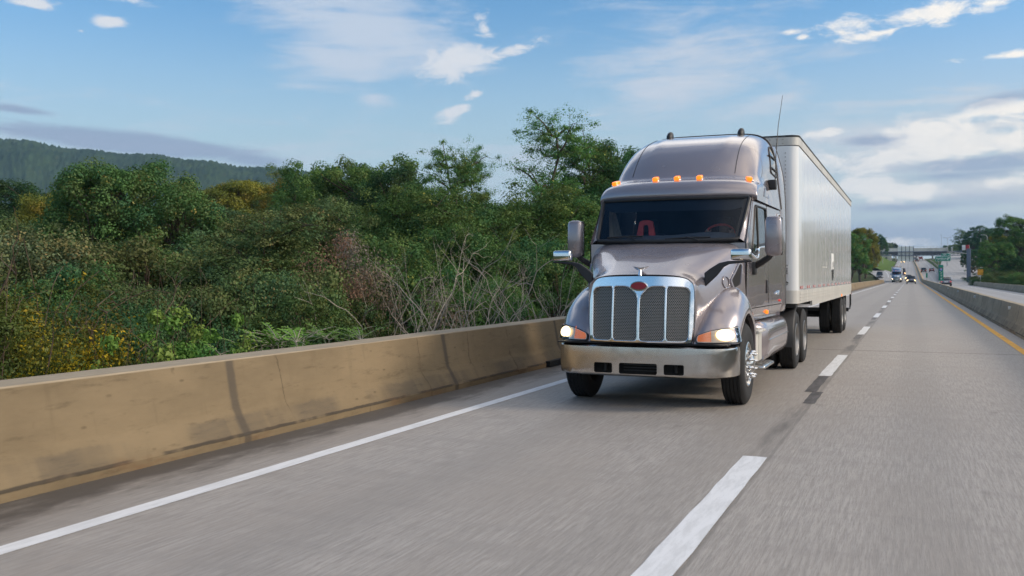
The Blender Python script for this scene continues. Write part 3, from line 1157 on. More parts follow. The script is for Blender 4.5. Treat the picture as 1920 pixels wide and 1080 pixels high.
# black ceramic band at the right-hand post
mb.grid([[ws_pt(.925 + .03 * k, .03 + .94 * j / 6, .004) for k in range(3)] for j in range(7)])
mb.grid([[ws_pt(-.985 + .02 * k, .03 + .94 * j / 6, .004) for k in range(3)] for j in range(7)])
mb.build('frame', 'black_plastic', wind, 40)
mb = MB()
rows = []
for i in range(29):
    u = -.97 + 1.94 * i / 28
    lo = .74 + .10 * ss(abs(u), .62, 1.0) - .05 * math.exp(-((abs(u) - .82) / .14) ** 2) - .0
    rows.append([ws_pt(u, lo + (.99 - lo) * j / 3, -.03) for j in range(4)])
mb.grid(rows)
mb.grid([[p + Vector((0, .015, 0)) for p in r] for r in rows])
mb.build('sun_strip', 'tint_band', wind, 60)
for pts in ([(-.80, .05), (-.62, .08), (-.38, .095)], [(-.38, .0), (-.46, .05), (-.60, .085)], [(.02, .015), (.20, .045), (.42, .06)], [(.52, .01), (.35, .05), (.22, .05)]):
    pass
for a, b, c, d in (((-.36, -.03), (-.55, .085), (-.82, .065), (-.30, .10)), ((.48, -.03), (.30, .05), (.02, .025), (.62, .05))):
    mb = MB()
    mb.tube([ws_pt(*a, .03), ws_pt((a[0] + b[0]) / 2, (a[1] + b[1]) / 2 + .01, .035), ws_pt(*b, .03)], .011, 6)
    mb.tube([ws_pt(*c, .018), ws_pt((c[0] + d[0]) / 2, (c[1] + d[1]) / 2 + .012, .02), ws_pt(*d, .018)], .012, 6)
    mb.build('wiper', 'black_plastic', wind, 40)
# A pillars
for sx in (-1, 1):
    mb = MB()
    rows = []
    for j in range(9):
        v = j / 8
        z = 2.10 + .645 * v
        inn = ws_pt(sx * .985, v)
        out = Vector((sx * (side_x(1.7, z) + .004), front_y(z) + .09, z))
        midp = Vector((sx * (abs(out.x) - .006), inn.y + .04, z))
        rows.append([inn + Vector((0, .03, 0)), inn + Vector((sx * .012, -.022, .008)), midp + Vector((-sx * .016, -.02, 0)), midp, out])
    mb.grid(loft(rows, 3, 1))
    mb.build('pillar', 'truck_paint', truck, 60)
# cowl tray between hood and glass
mb = MB()
mb.grid([[(u * 1.0, 1.30 + .155 * u * u - .0 + dy, z) for u in [k / 8 - 1 for k in range(17)]] for dy, z in ((.03, 2.128), (-.02, 2.112), (.12, 2.04))])
mb.build('cowl_tray', 'black_plastic', truck, 40)

# roof fairing ---------------------------------------------------------
CP = cr([(1.885, 2.735), (1.83, 2.79), (1.85, 2.89), (1.93, 2.97), (2.04, 3.02), (2.17, 3.05), (2.30, 3.085), (2.40, 3.17), (2.56, 3.33), (2.80, 3.52), (3.1, 3.68), (3.5, 3.81), (3.9, 3.90), (4.25, 3.955), (4.45, 3.965)], 4)


def roof_row(yc, zc, na=72):
    z0 = 2.715
    H = zc - z0
    W = 1.138 + .016 * (yc - 1.86)
    n = 6.2 + .2 * (1 - ss(zc, 2.9, 3.1))
    tum = lerp(.065, .045, ss(yc, 2.4, 4.3))
    bow = .21 * (1 - ss(yc, 2.2, 4.6)) + .03
    row = []
    for k in range(na + 1):
        a = PI * k / na
        c, s = math.cos(a), math.sin(a)
        x = math.copysign(abs(c) ** (2 / n), c)
        z = z0 + H * abs(s) ** (2 / n)
        w = W * (1 - tum * ss(z, 2.93, 3.12) - .045 * ss(z, 3.1, 3.9))
        xx = x * w
        y = yc + bow * abs(x) ** 2.2
        # two faint raised ribs running up the dome
        z += .014 * math.exp(-((abs(xx) - .52) / .05) ** 2) * ss(yc, 2.6, 3.0) * (1 - ss(yc, 3.5, 4.2))
        row.append((xx, min(y, 4.45), z))
    return row


mb = MB()
rrows = [roof_row(p[0], p[1]) for p in CP]
mb.grid(rrows)
mb.grid([rrows[-1], [(0, 4.45, 3.2)] * len(rrows[-1])])
mb.grid([[(x, y + .0, z) for x, y, z in rrows[0]], [(x * .96, y + .12, 2.735) for x, y, z in rrows[0]]])
roof = mb.build('roof_fairing', 'truck_paint', truck, 60)
rb = BVHTree.FromPolygons([Vector(v) for v in mb.v], mb.f)
mb = MB()
mb.tube([(x, y + .012, z + .012) for x, y, z in rrows[-3]], .014, 6)
mb.build('roof_gutter', 'black_plastic', roof, 40)
# thin shut lines of the dome panel
for sx in (-1, 1):
    mb = MB()
    pts = []
    for k in range(20):
        z = 3.14 + .74 * k / 19
        h = rb.ray_cast(Vector((sx * (.76 - .02 * k / 19), -2, z)), Vector((0, 1, 0)))
        if h[0]:
            pts.append(h[0] + h[1] * .0 + Vector((0, -.001, .001)))
    mb.tube(pts, .005, 5)
    mb.build('panel_seam', 'black_void', roof, 0)
# five marker lamps on the ledge
for x in (-.96, -.32, 0, .32, .98):
    h = rb.ray_cast(Vector((x, 2.15 + .2 * abs(x) ** 2.2, 4.5)), Vector((0, 0, -1)))
    c = h[0]
    rz = -math.copysign(.35, x) if abs(x) > .9 else 0
    mb = MB()
    mb.rbox(-.055, .055, -.075, .09, -.03, .012, .012)
    ml = mb.build('marker_lamp', 'chrome', truck, 40, loc=c)
    ml.rotation_euler = (R(14), 0, -rz)
    mb = MB()
    mb.rbox(-.040, .040, -.078, .05, -.012, .054, .018)
    mb.build('lamp_lens', 'amber_lens', ml, 40)
# roof horns / deflector buttons
for x in (-.58, .58):
    h = rb.ray_cast(Vector((x, 4.15, 6)), Vector((0, 0, -1)))
    mb = MB()
    q = [(.085, 0, -.02), (.09, 0, .03), (.075, .03, .075), (.045, .05, .105), (.004, .06, .115)]
    rows = []
    for r_, dy, dz in q:
        rows.append([(h[0].x + r_ * .62 * math.cos(2 * PI * k / 16), h[0].y + dy + r_ * 1.3 * math.sin(2 * PI * k / 16), h[0].z + dz) for k in range(16)])
    mb.grid(rows, True)
    mb.build('roof_horn', 'black_plastic', roof, 60)
# quarter window in the dome flank with two dark bars, and its recess rim
for sx in (-1, 1):
    def dome_fn(y, z, sx=sx, out=.006):
        h = rb.ray_cast(Vector((sx * 3, y, z)), Vector((-sx, 0, 0)))
        return (h[0] + Vector((sx * out, 0, 0)) if h[0] else Vector((sx * 1.05, y, z))), Vector((sx, 0, 0))
    qp = rpoly([(3.72, 3.26), (4.30, 3.22), (4.34, 3.60), (4.18, 3.74), (3.92, 3.62)], [.08, .06, .08, .12, .12], 6)
    mb = MB()
    plate(mb, qp, [], dome_fn, .01, [3.8, 3.9, 4.0, 4.1, 4.2], [3.3, 3.4, 3.5, 3.6])
    qw = mb.build('quarter_window', 'dark_glass', truck, 50)
    mb = MB()
    lp = [dome_fn(y, z, out=.008)[0] for y, z in qp]
    mb.tube(lp + lp[:1], .009, 6)
    mb.build('window_rim', 'black_plastic', qw, 50)
    mb = MB()
    for z in (3.34, 3.54):
        mb.tube([dome_fn(y, z - .05 * (y - 3.8), out=.014)[0] for y in (3.78, 3.95, 4.1, 4.28)], .012, 6)
    mb.build('window_bar', 'black_plastic', qw, 50)
    # vent scoop below the dome
    vp = rpoly([(2.62, 2.80), (3.3, 2.82), (3.1, 2.98), (2.75, 2.95)], .08, 5)
    mb = MB()
    plate(mb, vp, [], dome_fn, .01, [2.8, 2.95, 3.1])
    mb.build('side_scoop', 'grey_paint', roof, 50)
# antenna on the right flank
mb = MB()
mb.rbox(1.10, 1.22, 3.42, 3.54, 2.97, 3.12, .015)
ant = mb.build('antenna', 'black_plastic', truck)
mb = MB()
mb.tube([(1.20, 3.48, 3.1), (1.195, 3.62, 3.5), (1.20, 3.85, 4.0), (1.23, 4.15, 4.52)], [.008, .007, .006, .004], 6)
mb.build('whip', 'black_plastic', ant, 40)

# mirrors --------------------------------------------------------------
for sx in (-1, 1):
    mb = MB()
    rows = []
    for z, kx, ky in ((1.925, .45, .3), (1.94, .86, .75), (1.99, 1, 1), (2.2, 1.02, 1.04), (2.40, .98, .95), (2.445, .84, .75), (2.46, .45, .3)):
        rows.append([(sx * 1.405 + .112 * kx * math.copysign(abs(math.cos(t)) ** .55, math.cos(t)), 1.72 + .085 * ky * math.copysign(abs(math.sin(t)) ** .7, math.sin(t)), z) for t in [2 * PI * k / 28 for k in range(28)]])
    mb.grid(rows, True)
    mb.grid([rows[0], [(sx * 1.41, 1.72, 1.923)] * 28], True)
    mb.grid([rows[-1], [(sx * 1.41, 1.72, 2.462)] * 28], True)
    mir = mb.build('door_mirror', 'truck_paint', truck, 50)
    mb = MB()
    mb.rbox(sx * 1.405 - .11, sx * 1.405 + .11, 1.775, 1.815, 1.935, 2.45, .02)
    mb.build('mirror_back', 'black_plastic', mir)
    mb = MB()
    mb.tube([(sx * 1.37, 1.75, 1.95), (sx * 1.33, 1.76, 1.90), (sx * 1.22, 1.80, 1.83), (sx * 1.13, 1.84, 1.79)], [.04, .04, .045, .05], 8)
    mb.rbox(sx * 1.12 - .04, sx * 1.12 + .04, 1.76, 1.94, 1.67, 1.85, .025)
    mb.build('mirror_arm', 'black_plastic', mir, 40)
    # hood mirror
    mb = MB()
    mb.rbox(sx * 1.17 - .125, sx * 1.17 + .125, .45, .56, 1.85, 1.99, .03, 4)
    hm = mb.build('hood_mirror', 'chrome', truck, 50)
    mb = MB()
    flat = [(1.305, 1.848), (1.30, 1.828), (1.03, 1.80), (.965, 1.765), (.885, 1.66), (.74, 1.52), (.73, 1.69), (.80, 1.745), (.91, 1.815), (1.02, 1.84)]
    mb.prism(flat, lambda x, z: (sx * x, .47 - .10 * (1.3 - x), z), lambda x, z: (sx * x, .53 - .10 * (1.3 - x), z))
    mb.build('mirror_arm', 'black_plastic', hm, 30, bevel=.012)

# cab interior ---------------------------------------------------------
mb = MB()
mb.box(-1.0, 1.0, 3.6, 3.64, 1.2, 2.75)
mb.box(-1.04, 1.04, 1.6, 3.6, 1.2, 1.24)
mb.box(-1.03, 1.03, 2.1, 3.6, 2.70, 2.73)
mb.build('cabin_lining', 'interior_dark', truck)
mb = MB()
mb.grid(loft([[(-1.0, 1.52, 2.10), (-.5, 1.42, 2.13), (0, 1.40, 2.13), (.5, 1.42, 2.13), (1.0, 1.52, 2.10)],
              [(-1.0, 1.75, 2.17), (-.5, 1.68, 2.20), (0, 1.66, 2.20), (.5, 1.68, 2.215), (1.0, 1.75, 2.17)],
              [(-1.0, 1.98, 2.16), (-.5, 1.95, 2.19), (0, 1.9, 2.19), (.5, 1.98, 2.24), (1.0, 2.0, 2.2)],
              [(-1.0, 2.02, 1.7), (-.5, 2.0, 1.7), (0, 1.95, 1.7), (.5, 2.03, 1.7), (1.0, 2.05, 1.7)]], 4, 4))
mb.build('dashboard', 'dash_grey', truck, 60)
mb = MB()
ring = [(.60 + .21 * math.cos(a), 2.16 + .12 * math.sin(a), 2.24 + .15 * math.sin(a)) for a in [2 * PI * k / 28 for k in range(29)]]
mb.tube(ring, .017, 8)
mb.tube([(.40, 2.16, 2.24), (.80, 2.16, 2.24)], .014, 6)
mb.tube([(.60, 2.16, 2.24), (.60, 2.0, 2.05)], .02, 6)
mb.build('steering_wheel', 'seat_red', truck, 60)
mb = MB()
arch = [(-.53, 2.14), (-.475, 2.43), (-.42, 2.45), (-.34, 2.45), (-.285, 2.43), (-.23, 2.14)]
hole = rpoly([(-.43, 2.14), (-.33, 2.14), (-.345, 2.385), (-.415, 2.385)], [.001, .001, .05, .05])
plate(mb, rpoly(arch, .02), [[(x, z if z > 2.141 else 2.1405 + .01) for x, z in hole]], lambda x, z: (Vector((x, 1.80 + .1 * (z - 2.2), z)), Vector((0, -1, 0))), .05)
mb.build('red_seat_guard', 'seat_red', truck)
for x in (-.58, .58):
    mb = MB()
    mb.rbox(x - .26, x + .26, 2.72, 2.86, 1.5, 2.30, .05)
    mb.rbox(x - .14, x + .14, 2.74, 2.84, 2.31, 2.52, .04)
    mb.rbox(x - .27, x + .27, 2.25, 2.75, 1.45, 1.6, .05)
    mb.build('seat', 'seat_grey', truck)
mb = MB()
rows = []
for k in range(9):
    t = k / 8
    rows.append([(-.985 + .16 * t * (1 - v) ** .7 + .012 * math.sin(t * 20), 2.02 + .12 * t + .02 * math.sin(t * 26), 2.14 + .54 * v) for v in (0, .25, .5, .75, 1)])
mb.grid(rows)
mb.build('curtain', 'curtain_tan', truck, 60)

# the driver: one skinned figure seated behind the wheel ----------------------
def skinned(name, chains, mat, parent=None, root=0, sub=2):
    """chains: lists of (x, y, z, radius); equal points are shared"""
    V, E, Rd, idx = [], [], [], {}
    for ch in chains:
        prev = None
        for x, y, z, r in ch:
            k = (round(x, 4), round(y, 4), round(z, 4))
            if k not in idx:
                idx[k] = len(V)
                V.append((x, y, z))
                Rd.append(r)
            if prev is not None and prev != idx[k]:
                E.append((prev, idx[k]))
            prev = idx[k]
    me = bpy.data.meshes.new(name)
    me.from_pydata(V, E, [])
    me.materials.append(MATS[mat])
    o = link(name, me, parent)
    sk = o.modifiers.new('skin', 'SKIN')
    sk.use_smooth_shade = True
    lay = me.skin_vertices[0].data if me.skin_vertices else None
    if lay is None:
        bm = bmesh.new()
        bm.from_mesh(me)
        bm.verts.layers.skin.verify()
        bm.to_mesh(me)
        bm.free()
        lay = me.skin_vertices[0].data
    for i_, r in enumerate(Rd):
        lay[i_].radius = (r, r)
        lay[i_].use_root = i_ == root
    sb = o.modifiers.new('sub', 'SUBSURF')
    sb.levels = sb.render_levels = sub
    return o


DX, DY = TX + .60, TY
P_ = lambda x, y, z, r: (DX + x, DY + y, z, r)
pel, chest, neck = P_(0, 2.60, 1.70, .15), P_(0, 2.58, 2.02, .15), P_(0, 2.56, 2.20, .058)
chains = [[pel, P_(0, 2.60, 1.86, .145), chest, neck, P_(0, 2.545, 2.29, .082), P_(0, 2.545, 2.37, .094), P_(0, 2.555, 2.45, .075)],
          [P_(0, 2.545, 2.37, .094), P_(0, 2.44, 2.345, .018)]]
for s_ in (-1, 1):
    sh, elb, wr = P_(s_ * .19, 2.57, 2.10, .062), P_(s_ * .27, 2.40, 1.90, .046), P_(s_ * .185, 2.21, 2.19, .030)
    palm = P_(s_ * .18, 2.165, 2.255, .036)
    chains += [[chest, sh, elb, wr, palm], [pel, P_(s_ * .11, 2.42, 1.68, .088), P_(s_ * .14, 2.16, 1.66, .066), P_(s_ * .14, 2.10, 1.34, .048)]]
    chains.append([palm, P_(s_ * .13, 2.16, 2.29, .012), P_(s_ * .115, 2.135, 2.31, .010)])
    for k in range(4):
        oz = .018 * (k - 1.5)
        chains.append([palm, P_(s_ * .185 + oz * .4, 2.130, 2.29 + oz, .0105), P_(s_ * .175 + oz * .4, 2.105, 2.285 + oz - .01 * (k == 3), .0095), P_(s_ * .16 + oz * .4, 2.112, 2.262 + oz, .0085)])
driver = skinned('person', chains, 'skin')
tag(driver, 'driver in a pale shirt holding the steering wheel behind the taupe truck windscreen', 'person')
skinned('shirt', [[P_(0, 2.60, 1.70, .165), P_(0, 2.60, 1.86, .16), P_(0, 2.58, 2.02, .165), P_(0, 2.565, 2.13, .085)]] +
        [[P_(0, 2.58, 2.02, .165), P_(s_ * .19, 2.57, 2.10, .075), P_(s_ * .265, 2.43, 1.93, .058)] for s_ in (-1, 1)], 'shirt_pale', driver)
mb = MB()
mb.grid([[(DX + .098 * k_ * math.cos(a), DY + 2.575 + .105 * k_ * math.sin(a), z) for a in [2 * PI * q / 20 for q in range(20)]] for z, k_ in ((2.385, .98), (2.43, 1.02), (2.47, .92), (2.505, .66), (2.52, .05))], True)
mb.build('hair', 'hair_dark', driver, 60)

# wheels --------------------------------------------------------------
def tyre(mb, c, sx, w=.285, Rr=.52, ri=.288):
    h = w / 2
    prof = [(ri, -h + .03), (ri + .02, -h + .005), (.40, -h - .006), (.465, -h + .002), (.50, -h + .022), (Rr - .006, -h + .04)]
    g = .010
    xs = [-h + .04, -h * .52, -h * .46, -h * .18, -h * .12, h * .12, h * .18, h * .46, h * .52, h - .04]
    deep = [0, 0, 1, 0, 1, 0, 1, 0, 1, 0]
    cur = [(Rr, xs[0])]
    for x in (-.5, -.17, .17, .5):
        cur += [(Rr, x * h - .006), (Rr - .014, x * h - .005), (Rr - .014, x * h + .005), (Rr, x * h + .006)]
    cur += [(Rr, xs[-1])]
    prof += cur + [(r, -a) for r, a in prof[::-1]]
    mb.lathe(prof, c, 'x', 44)


def lug(mb, c, sx, r, n, x0, ln, rad, mi=0):
    for k in range(n):
        a = 2 * PI * (k + .3) / n
        y, z = c[1] + r * math.cos(a), c[2] + r * math.sin(a)
        mb.lathe([(rad, x0), (rad * 1.05, x0 + ln * .35), (rad * .8, x0 + ln * .85), (.001, x0 + ln)], (c[0], y, z), 'x', 8, mi, sx)


def make_wheel(parent, y, sx, kind, xo, name='wheel', rim_mat='alloy'):
    """xo: distance of the outer tyre's centre from the vehicle centreline"""
    w = thing_part(name, parent, (sx * xo, y, .515))
    m = MB()
    tyre(m, (0, 0, 0), sx)
    if kind == 'dual':
        tyre(m, (-sx * .335, 0, 0), sx)
    m.build('tyre', 'rubber', w, 40)
    m = MB()
    if kind == 'steer':
        m.lathe([(.292, .135), (.275, .142), (.262, .125), (.25, .105), (.235, .115), (.205, .135), (.175, .140), (.145, .135), (.13, .120), (.125, .165), (.10, .20), (.05, .215), (.001, .217)], (0, 0, 0), 'x', 40, 0, sx)
        m.lathe([(.292, .135), (.285, .0), (.28, -.13)], (0, 0, 0), 'x', 40, 0, sx)
        for k in range(10):
            a = 2 * PI * k / 10
            m.lathe([(.024, .1345), (.001, .135)], (0, .212 * math.cos(a), .212 * math.sin(a)), 'x', 10, 1, sx)
        lug(m, (0, 0, 0), sx, .160, 10, .138, .095, .021, 2)
        m.build('rim', [rim_mat, 'black_void', 'chrome'], w, 40)
    else:
        m.lathe([(.292, .135), (.28, .14), (.268, .125), (.262, .06), (.25, -.02), (.20, -.05), (.15, -.04), (.12, -.03), (.115, .08), (.09, .11), (.001, .115)], (0, 0, 0), 'x', 40, 0, sx)
        m.lathe([(.29, -.14), (.285, -.47)], (0, 0, 0), 'x', 40, 0, sx)
        lug(m, (0, 0, 0), sx, .165, 10, -.045, .06, .018)
        m.build('rim', rim_mat, w, 40)
    return w


def thing_part(name, parent, loc):
    o = bpy.data.objects.new(name, None)
    COL.objects.link(o)
    o.parent = parent
    o.location = loc
    return o


for sx in (-1, 1):
    make_wheel(truck, 1.08, sx, 'steer', 1.035)
    make_wheel(truck, 6.30, sx, 'dual', 1.085, rim_mat='dull_alloy')
    make_wheel(truck, 7.64, sx, 'dual', 1.085, rim_mat='dull_alloy')

# frame, tanks, steps ---------------------------------------------------
mb = MB()
for sx in (-1, 1):
    mb.box(sx * .43 - .05, sx * .43 + .05, .35, 8.5, .72, .98)
mb.box(-.45, .45, .3, .5, .5, .75)
mb.tube([(-.9, 1.08, .5), (-.5, 1.08, .42), (.5, 1.08, .42), (.9, 1.08, .5)], .06, 8)
mb.box(-.35, .35, .6, 2.2, .45, 1.0)
for y in (6.3, 7.64):
    mb.tube([(-.9, y, .52), (.9, y, .52)], .10, 10)
    mb.lathe([(.001, -.2), (.18, -.18), (.22, 0), (.18, .18), (.001, .2)], (0, y, .54), 'y', 14)
mb.box(-.5, .5, 6.5, 7.5, .98, 1.10)
mb.tube([(-.8, 4.9, 1.0), (-.8, 4.9, 1.9)], .05, 8)
mb.box(-.75, .75, 2.6, 4.4, .55, 1.0)
mb.build('chassis_frame', 'chassis_black', truck, 40)
for sx in (-1, 1):
    # painted chassis fairing over the fuel tank
    mb = MB()
    prof = [(.70, 1.00), (.92, 1.005), (1.06, .985), (1.14, .92), (1.175, .82), (1.185, .70), (1.18, .58), (1.155, .48), (1.08, .40), (.9, .38)]
    rows = []
    for y, k in ((2.62, .72), (2.70, .88), (2.86, .97), (3.1, 1.0), (4.0, 1.0), (5.0, 1.0), (5.28, .995), (5.36, .96)):
        rows.append([(sx * x * (k if x > .8 else 1), y, z + (.0 if k > .9 else -.01)) for x, z in prof])
    lr = loft(rows, 3, 2)
    mb.grid(lr)
    mb.grid([lr[0], [(sx * .7, lr[0][0][1] + .02, .7)] * len(lr[0])])
    mb.grid([lr[-1], [(sx * .7, lr[-1][0][1] - .02, .7)] * len(lr[-1])])
    ft = mb.build('tank_fairing', 'truck_paint', truck, 50)
    mb = MB()
    mb.rbox(sx * 1.183 - .012, sx * 1.183 + .012, 2.95, 5.25, .705, .722, .005)
    mb.build('trim_strip', 'alloy', ft)
    # cab steps ahead of it
    mb = MB()
    mb.rbox(sx * .93 - .19, sx * .93 + .19, 1.93, 2.66, .44, .86, .03)
    mb.box(sx * 1.12 - .006, sx * 1.12 + .006, 2.28, 2.32, .46, .85)
    st = mb.build('battery_box', 'rail_alloy', truck)
    mb = MB()
    mb.rbox(sx * .98 - .20, sx * .98 + .20, 1.95, 2.62, .862, .90, .012)
    for k in range(7):
        mb.box(sx * .98 - .15, sx * .98 + .15, 2.0 + .085 * k, 2.03 + .085 * k, .90, .91)
    mb.build('step', 'rail_alloy', truck)
    mb = MB()
    mb.rbox(sx * 1.08 - .17, sx * 1.08 + .17, 2.0, 2.98, .36, .41, .02)
    for k in range(9):
        mb.box(sx * 1.10 - .12, sx * 1.10 + .12, 2.08 + .095 * k, 2.115 + .095 * k, .41, .425)
    mb.build('step', 'alloy', truck)
    # black quarter fender before the drive wheels and flap behind
    mb = MB()
    arc = []
    for k in range(9):
        a = R(95 + 95 * k / 8)
        arc.append((6.30 + .60 * math.cos(a), .515 + .60 * math.sin(a)))
    mb.grid([[(sx * .62, y, z) for y, z in arc], [(sx * 1.20, y, z) for y, z in arc], [(sx * 1.225, y + .02, z - .02) for y, z in arc]])
    mb.build('quarter_fender', 'black_plastic', truck, 50)
    mb = MB()
    mb.rbox(sx * .90 - .30, sx * .90 + .30, 8.32, 8.34, .25, 1.0, .005)
    mb.build('mud_flap', 'rubber', truck)

# ------------------------------------------------------------------ the trailer
trailer = thing('semi_trailer', 'long white box trailer hitched behind the taupe truck, with red and white reflective tape', 'trailer', (TX, TY + 5.78, 0))
W2, L2 = 1.295, 15.95


def tr_outline(dx=0.0, r=.17):
    """plan outline of the box with rounded front corners"""
    w = W2 + dx
    pts = [(-w, L2)]
    for k in range(9):
        a = PI + PI / 2 * k / 8
        pts.append((-w + r + r * math.cos(a), r + r * math.sin(a)))
    for k in range(9):
        a = 1.5 * PI + PI / 2 * k / 8
        pts.append((w - r + r * math.cos(a), r + r * math.sin(a)))
    pts.append((w, L2))
    return pts


o0 = tr_outline()
fine = []
for a, b in zip(o0, o0[1:]):
    n = max(1, int(math.hypot(a[0] - b[0], a[1] - b[1]) / .6))
    fine += [(a[0] + (b[0] - a[0]) * k / n, a[1] + (b[1] - a[1]) * k / n) for k in range(n)]
fine.append(o0[-1])
mb = MB()
mb.grid([[(x, y, z) for x, y in fine] for z in (1.40, 2.0, 2.6, 3.2, 3.94)])
mb.grid([[(x, y, 4.09) for x, y in fine], [(0, y, 4.12) for x, y in fine]])
mb.grid([[(x, L2, z) for x in (-W2, 0, W2)] for z in (1.2, 4.09)])
mb.grid([[(x, y, 1.30) for x, y in fine], [(0, y, 1.30) for x, y in fine]])
# rivet rows on the nose
for x in (-1.08, 1.08):
    for k in range(34):
        mb.lathe([(.011, -.001), (.009, -.006), (.001, -.008)], (x, 0, 1.5 + k * .07), 'y', 6, 1)
for k in range(20):
    for z in (3.98, 4.05):
        mb.lathe([(.011, -.011), (.009, -.016), (.001, -.018)], (-1.05 + k * .11, 0, z), 'y', 6, 1)
box = mb.build('box_body', ['trailer_white', 'dull_alloy'], trailer, 40)


def band(z0, z1, dx, y_cut=None):
    m = MB()
    out = tr_outline(dx)
    if y_cut:
        out = [(W2 + dx, y_cut), (W2 + dx, L2)]
    m.grid([[(x, y, z) for x, y in out] for z in (z0, z1)])
    m.grid([[(x, y, z1) for x, y in out], [(x * (1 - dx / W2 * 1.5), y + (dx if y < .5 else 0), z1) for x, y in out]])
    m.grid([[(x, y, z0) for x, y in out], [(x * (1 - dx / W2 * 1.5), y + (dx if y < .5 else 0), z0) for x, y in out]])
    return m


m = band(3.945, 4.085, .010)
rl = m.build('top_rail', 'rail_alloy', trailer, 40)
m = band(4.092, 4.120, .014)
m.build('roof_edge', 'chassis_black', rl, 40)
m = band(3.932, 3.944, .004)
m.build('rail_gap', 'black_void', rl, 40)
m = band(1.17, 1.40, .008)
# stepped ribs along the bottom rail
for z in (1.215, 1.27, 1.325):
    for sx in (-1, 1):
        m.box(sx * (W2 + .008) - .004, sx * (W2 + .008) + .007, .25, L2, z, z + .016)
m.build('bottom_rail', 'rail_alloy', trailer, 40)
for sx in (-1, 1):
    m = MB()
    m.box(sx * (W2 - .02) - .02, sx * (W2 - .02) + .02, 2.6, L2, 1.07, 1.168)
    m.build('lower_rail', 'rail_alloy', trailer)
# side post seams
for sx in (-1, 1):
    m = MB()
    for k in range(12):
        y = .9 + k * 1.24
        m.box(sx * W2 - .002, sx * W2 + .0012, y, y + .022, 1.41, 3.93)
    m.build('side_seams', 'trailer_white', box)
    m = MB()
    xx = sx * (W2 + .006)
    for k in range(13):
        y = .35 + k * 1.2
        for q, (y0, y1, mi) in enumerate(((y, y + .16, 0), (y + .16, y + .30, 1), (y + .30, y + .46, 0), (y + .46, y + .60, 1), (y + .60, y + 1.2, 2))):
            m.add([(xx, y0, 1.425), (xx, y1, 1.425), (xx, y1, 1.475), (xx, y0, 1.475)], [(0, 1, 2, 3)], mi)
    m.build('reflective_tape', ['tape_red', 'tape_white', 'trailer_white'], trailer, 0)
# nose stickers: a block of small print and a rough black script
m = MB()
m.box(.86, 1.14, -.006, .002, 1.68, 1.86)
stk = m.build('sticker', 'marker_white', trailer)
m = MB()
for r_ in range(6):
    for c_ in range(4):
        if (r_ * 3 + c_) % 5:
            m.box(.875 + c_ * .065, .925 + c_ * .065, -.009, -.005, 1.695 + r_ * .027, 1.708 + r_ * .027)
m.build('sticker_print', 'sticker_ink', stk)
m = MB()
m.tube([(.88, -.006, 1.55), (.93, -.006, 1.58), (.97, -.006, 1.54), (1.0, -.006, 1.585), (1.04, -.006, 1.55), (1.08, -.006, 1.56), (1.13, -.006, 1.53)], .012, 5)
m.tube([(.9, -.006, 1.525), (1.0, -.006, 1.52), (1.12, -.006, 1.505)], .006, 5)
m.build('script_mark', 'sticker_ink', trailer, 40)
# flank decals: a white placard above dark hanging strips
m = MB()
m.box(W2 + .001, W2 + .007, 7.55, 8.25, 1.80, 2.22)
dec = m.build('placard', 'sign_white', trailer)
m = MB()
for y, z0, z1 in ((7.72, 1.55, 1.84), (7.92, 1.56, 1.80), (8.10, 1.60, 1.84), (7.85, 1.85, 2.0), (8.05, 1.88, 2.02)):
    m.box(W2 + .007, W2 + .010, y, y + .09, z0, z1)
m.box(W2 + .007, W2 + .010, 7.62, 8.2, 1.76, 1.82)
m.build('placard_print', 'sticker_ink', dec)
m = MB()
m.box(W2 + .001, W2 + .006, 5.0, 6.1, 1.845, 1.868)
m.box(W2 + .001, W2 + .006, 6.08, 6.13, 1.845, 1.99)
m.build('door_bar', 'rail_alloy', trailer)
for x in (-.62, .18, .62):
    m = MB()
    m.rbox(x - .06, x + .06, -.035, .0, 4.075, 4.115, .008)
    m.build('marker_lamp', 'amber_lens', trailer)
for sx in (-1, 1):
    m = MB()
    m.rbox(sx * W2 - .02, sx * W2 + .02, 11.2, 11.32, 1.08, 1.15, .01)
    m.build('side_lamp', 'amber_lens', trailer)
# running gear
m = MB()
m.box(-.6, .6, 10.3, 14.2, .88, 1.12)
for y in (12.15, 13.40):
    m.tube([(-.9, y, .52), (.9, y, .52)], .07, 8)
m.box(-1.25, 1.25, .05, .35, 1.1, 1.18)
for k in range(1, 24):
    m.box(-1.25, 1.25, k * .66, k * .66 + .08, 1.16, 1.29)
m.build('running_gear', 'chassis_black', trailer, 40)
for sx in (-1, 1):
    m = MB()
    m.box(sx * .72 - .06, sx * .72 + .06, 2.9, 3.02, .35, 1.2)
    m.box(sx * .72 - .14, sx * .72 + .14, 2.84, 3.08, .31, .35)
    m.tube([(sx * .72, 2.96, .9), (0, 2.96, 1.15)], .03, 6)
    m.build('landing_leg', 'chassis_black', trailer)
    m = MB()
    m.rbox(sx * .95 - .3, sx * .95 + .3, 14.15, 14.17, .2, 1.1, .005)
    m.build('mud_flap', 'rubber', trailer)
    for y in (12.15, 13.40):
        make_wheel(trailer, y, sx, 'dual', 1.125, rim_mat='dull_alloy')
m = MB()
m.box(-1.22, 1.22, L2 - .10, L2, .50, .62)
for sx in (-1, 1):
    m.tube([(sx * 1.22, L2 - .6, .60), (sx * 1.26, L2 - .12, .60), (sx * 1.275, L2 - .02, .72), (sx * 1.275, L2 - .02, 1.2)], .03, 8)
m.build('rear_guard', 'chassis_black', trailer, 40)
m = MB()
m.rbox(W2 - .05, W2 + .01, L2 - .01, L2 + .03, 1.05, 1.12, .01)
m.build('rear_lamp', 'red_lens', trailer)
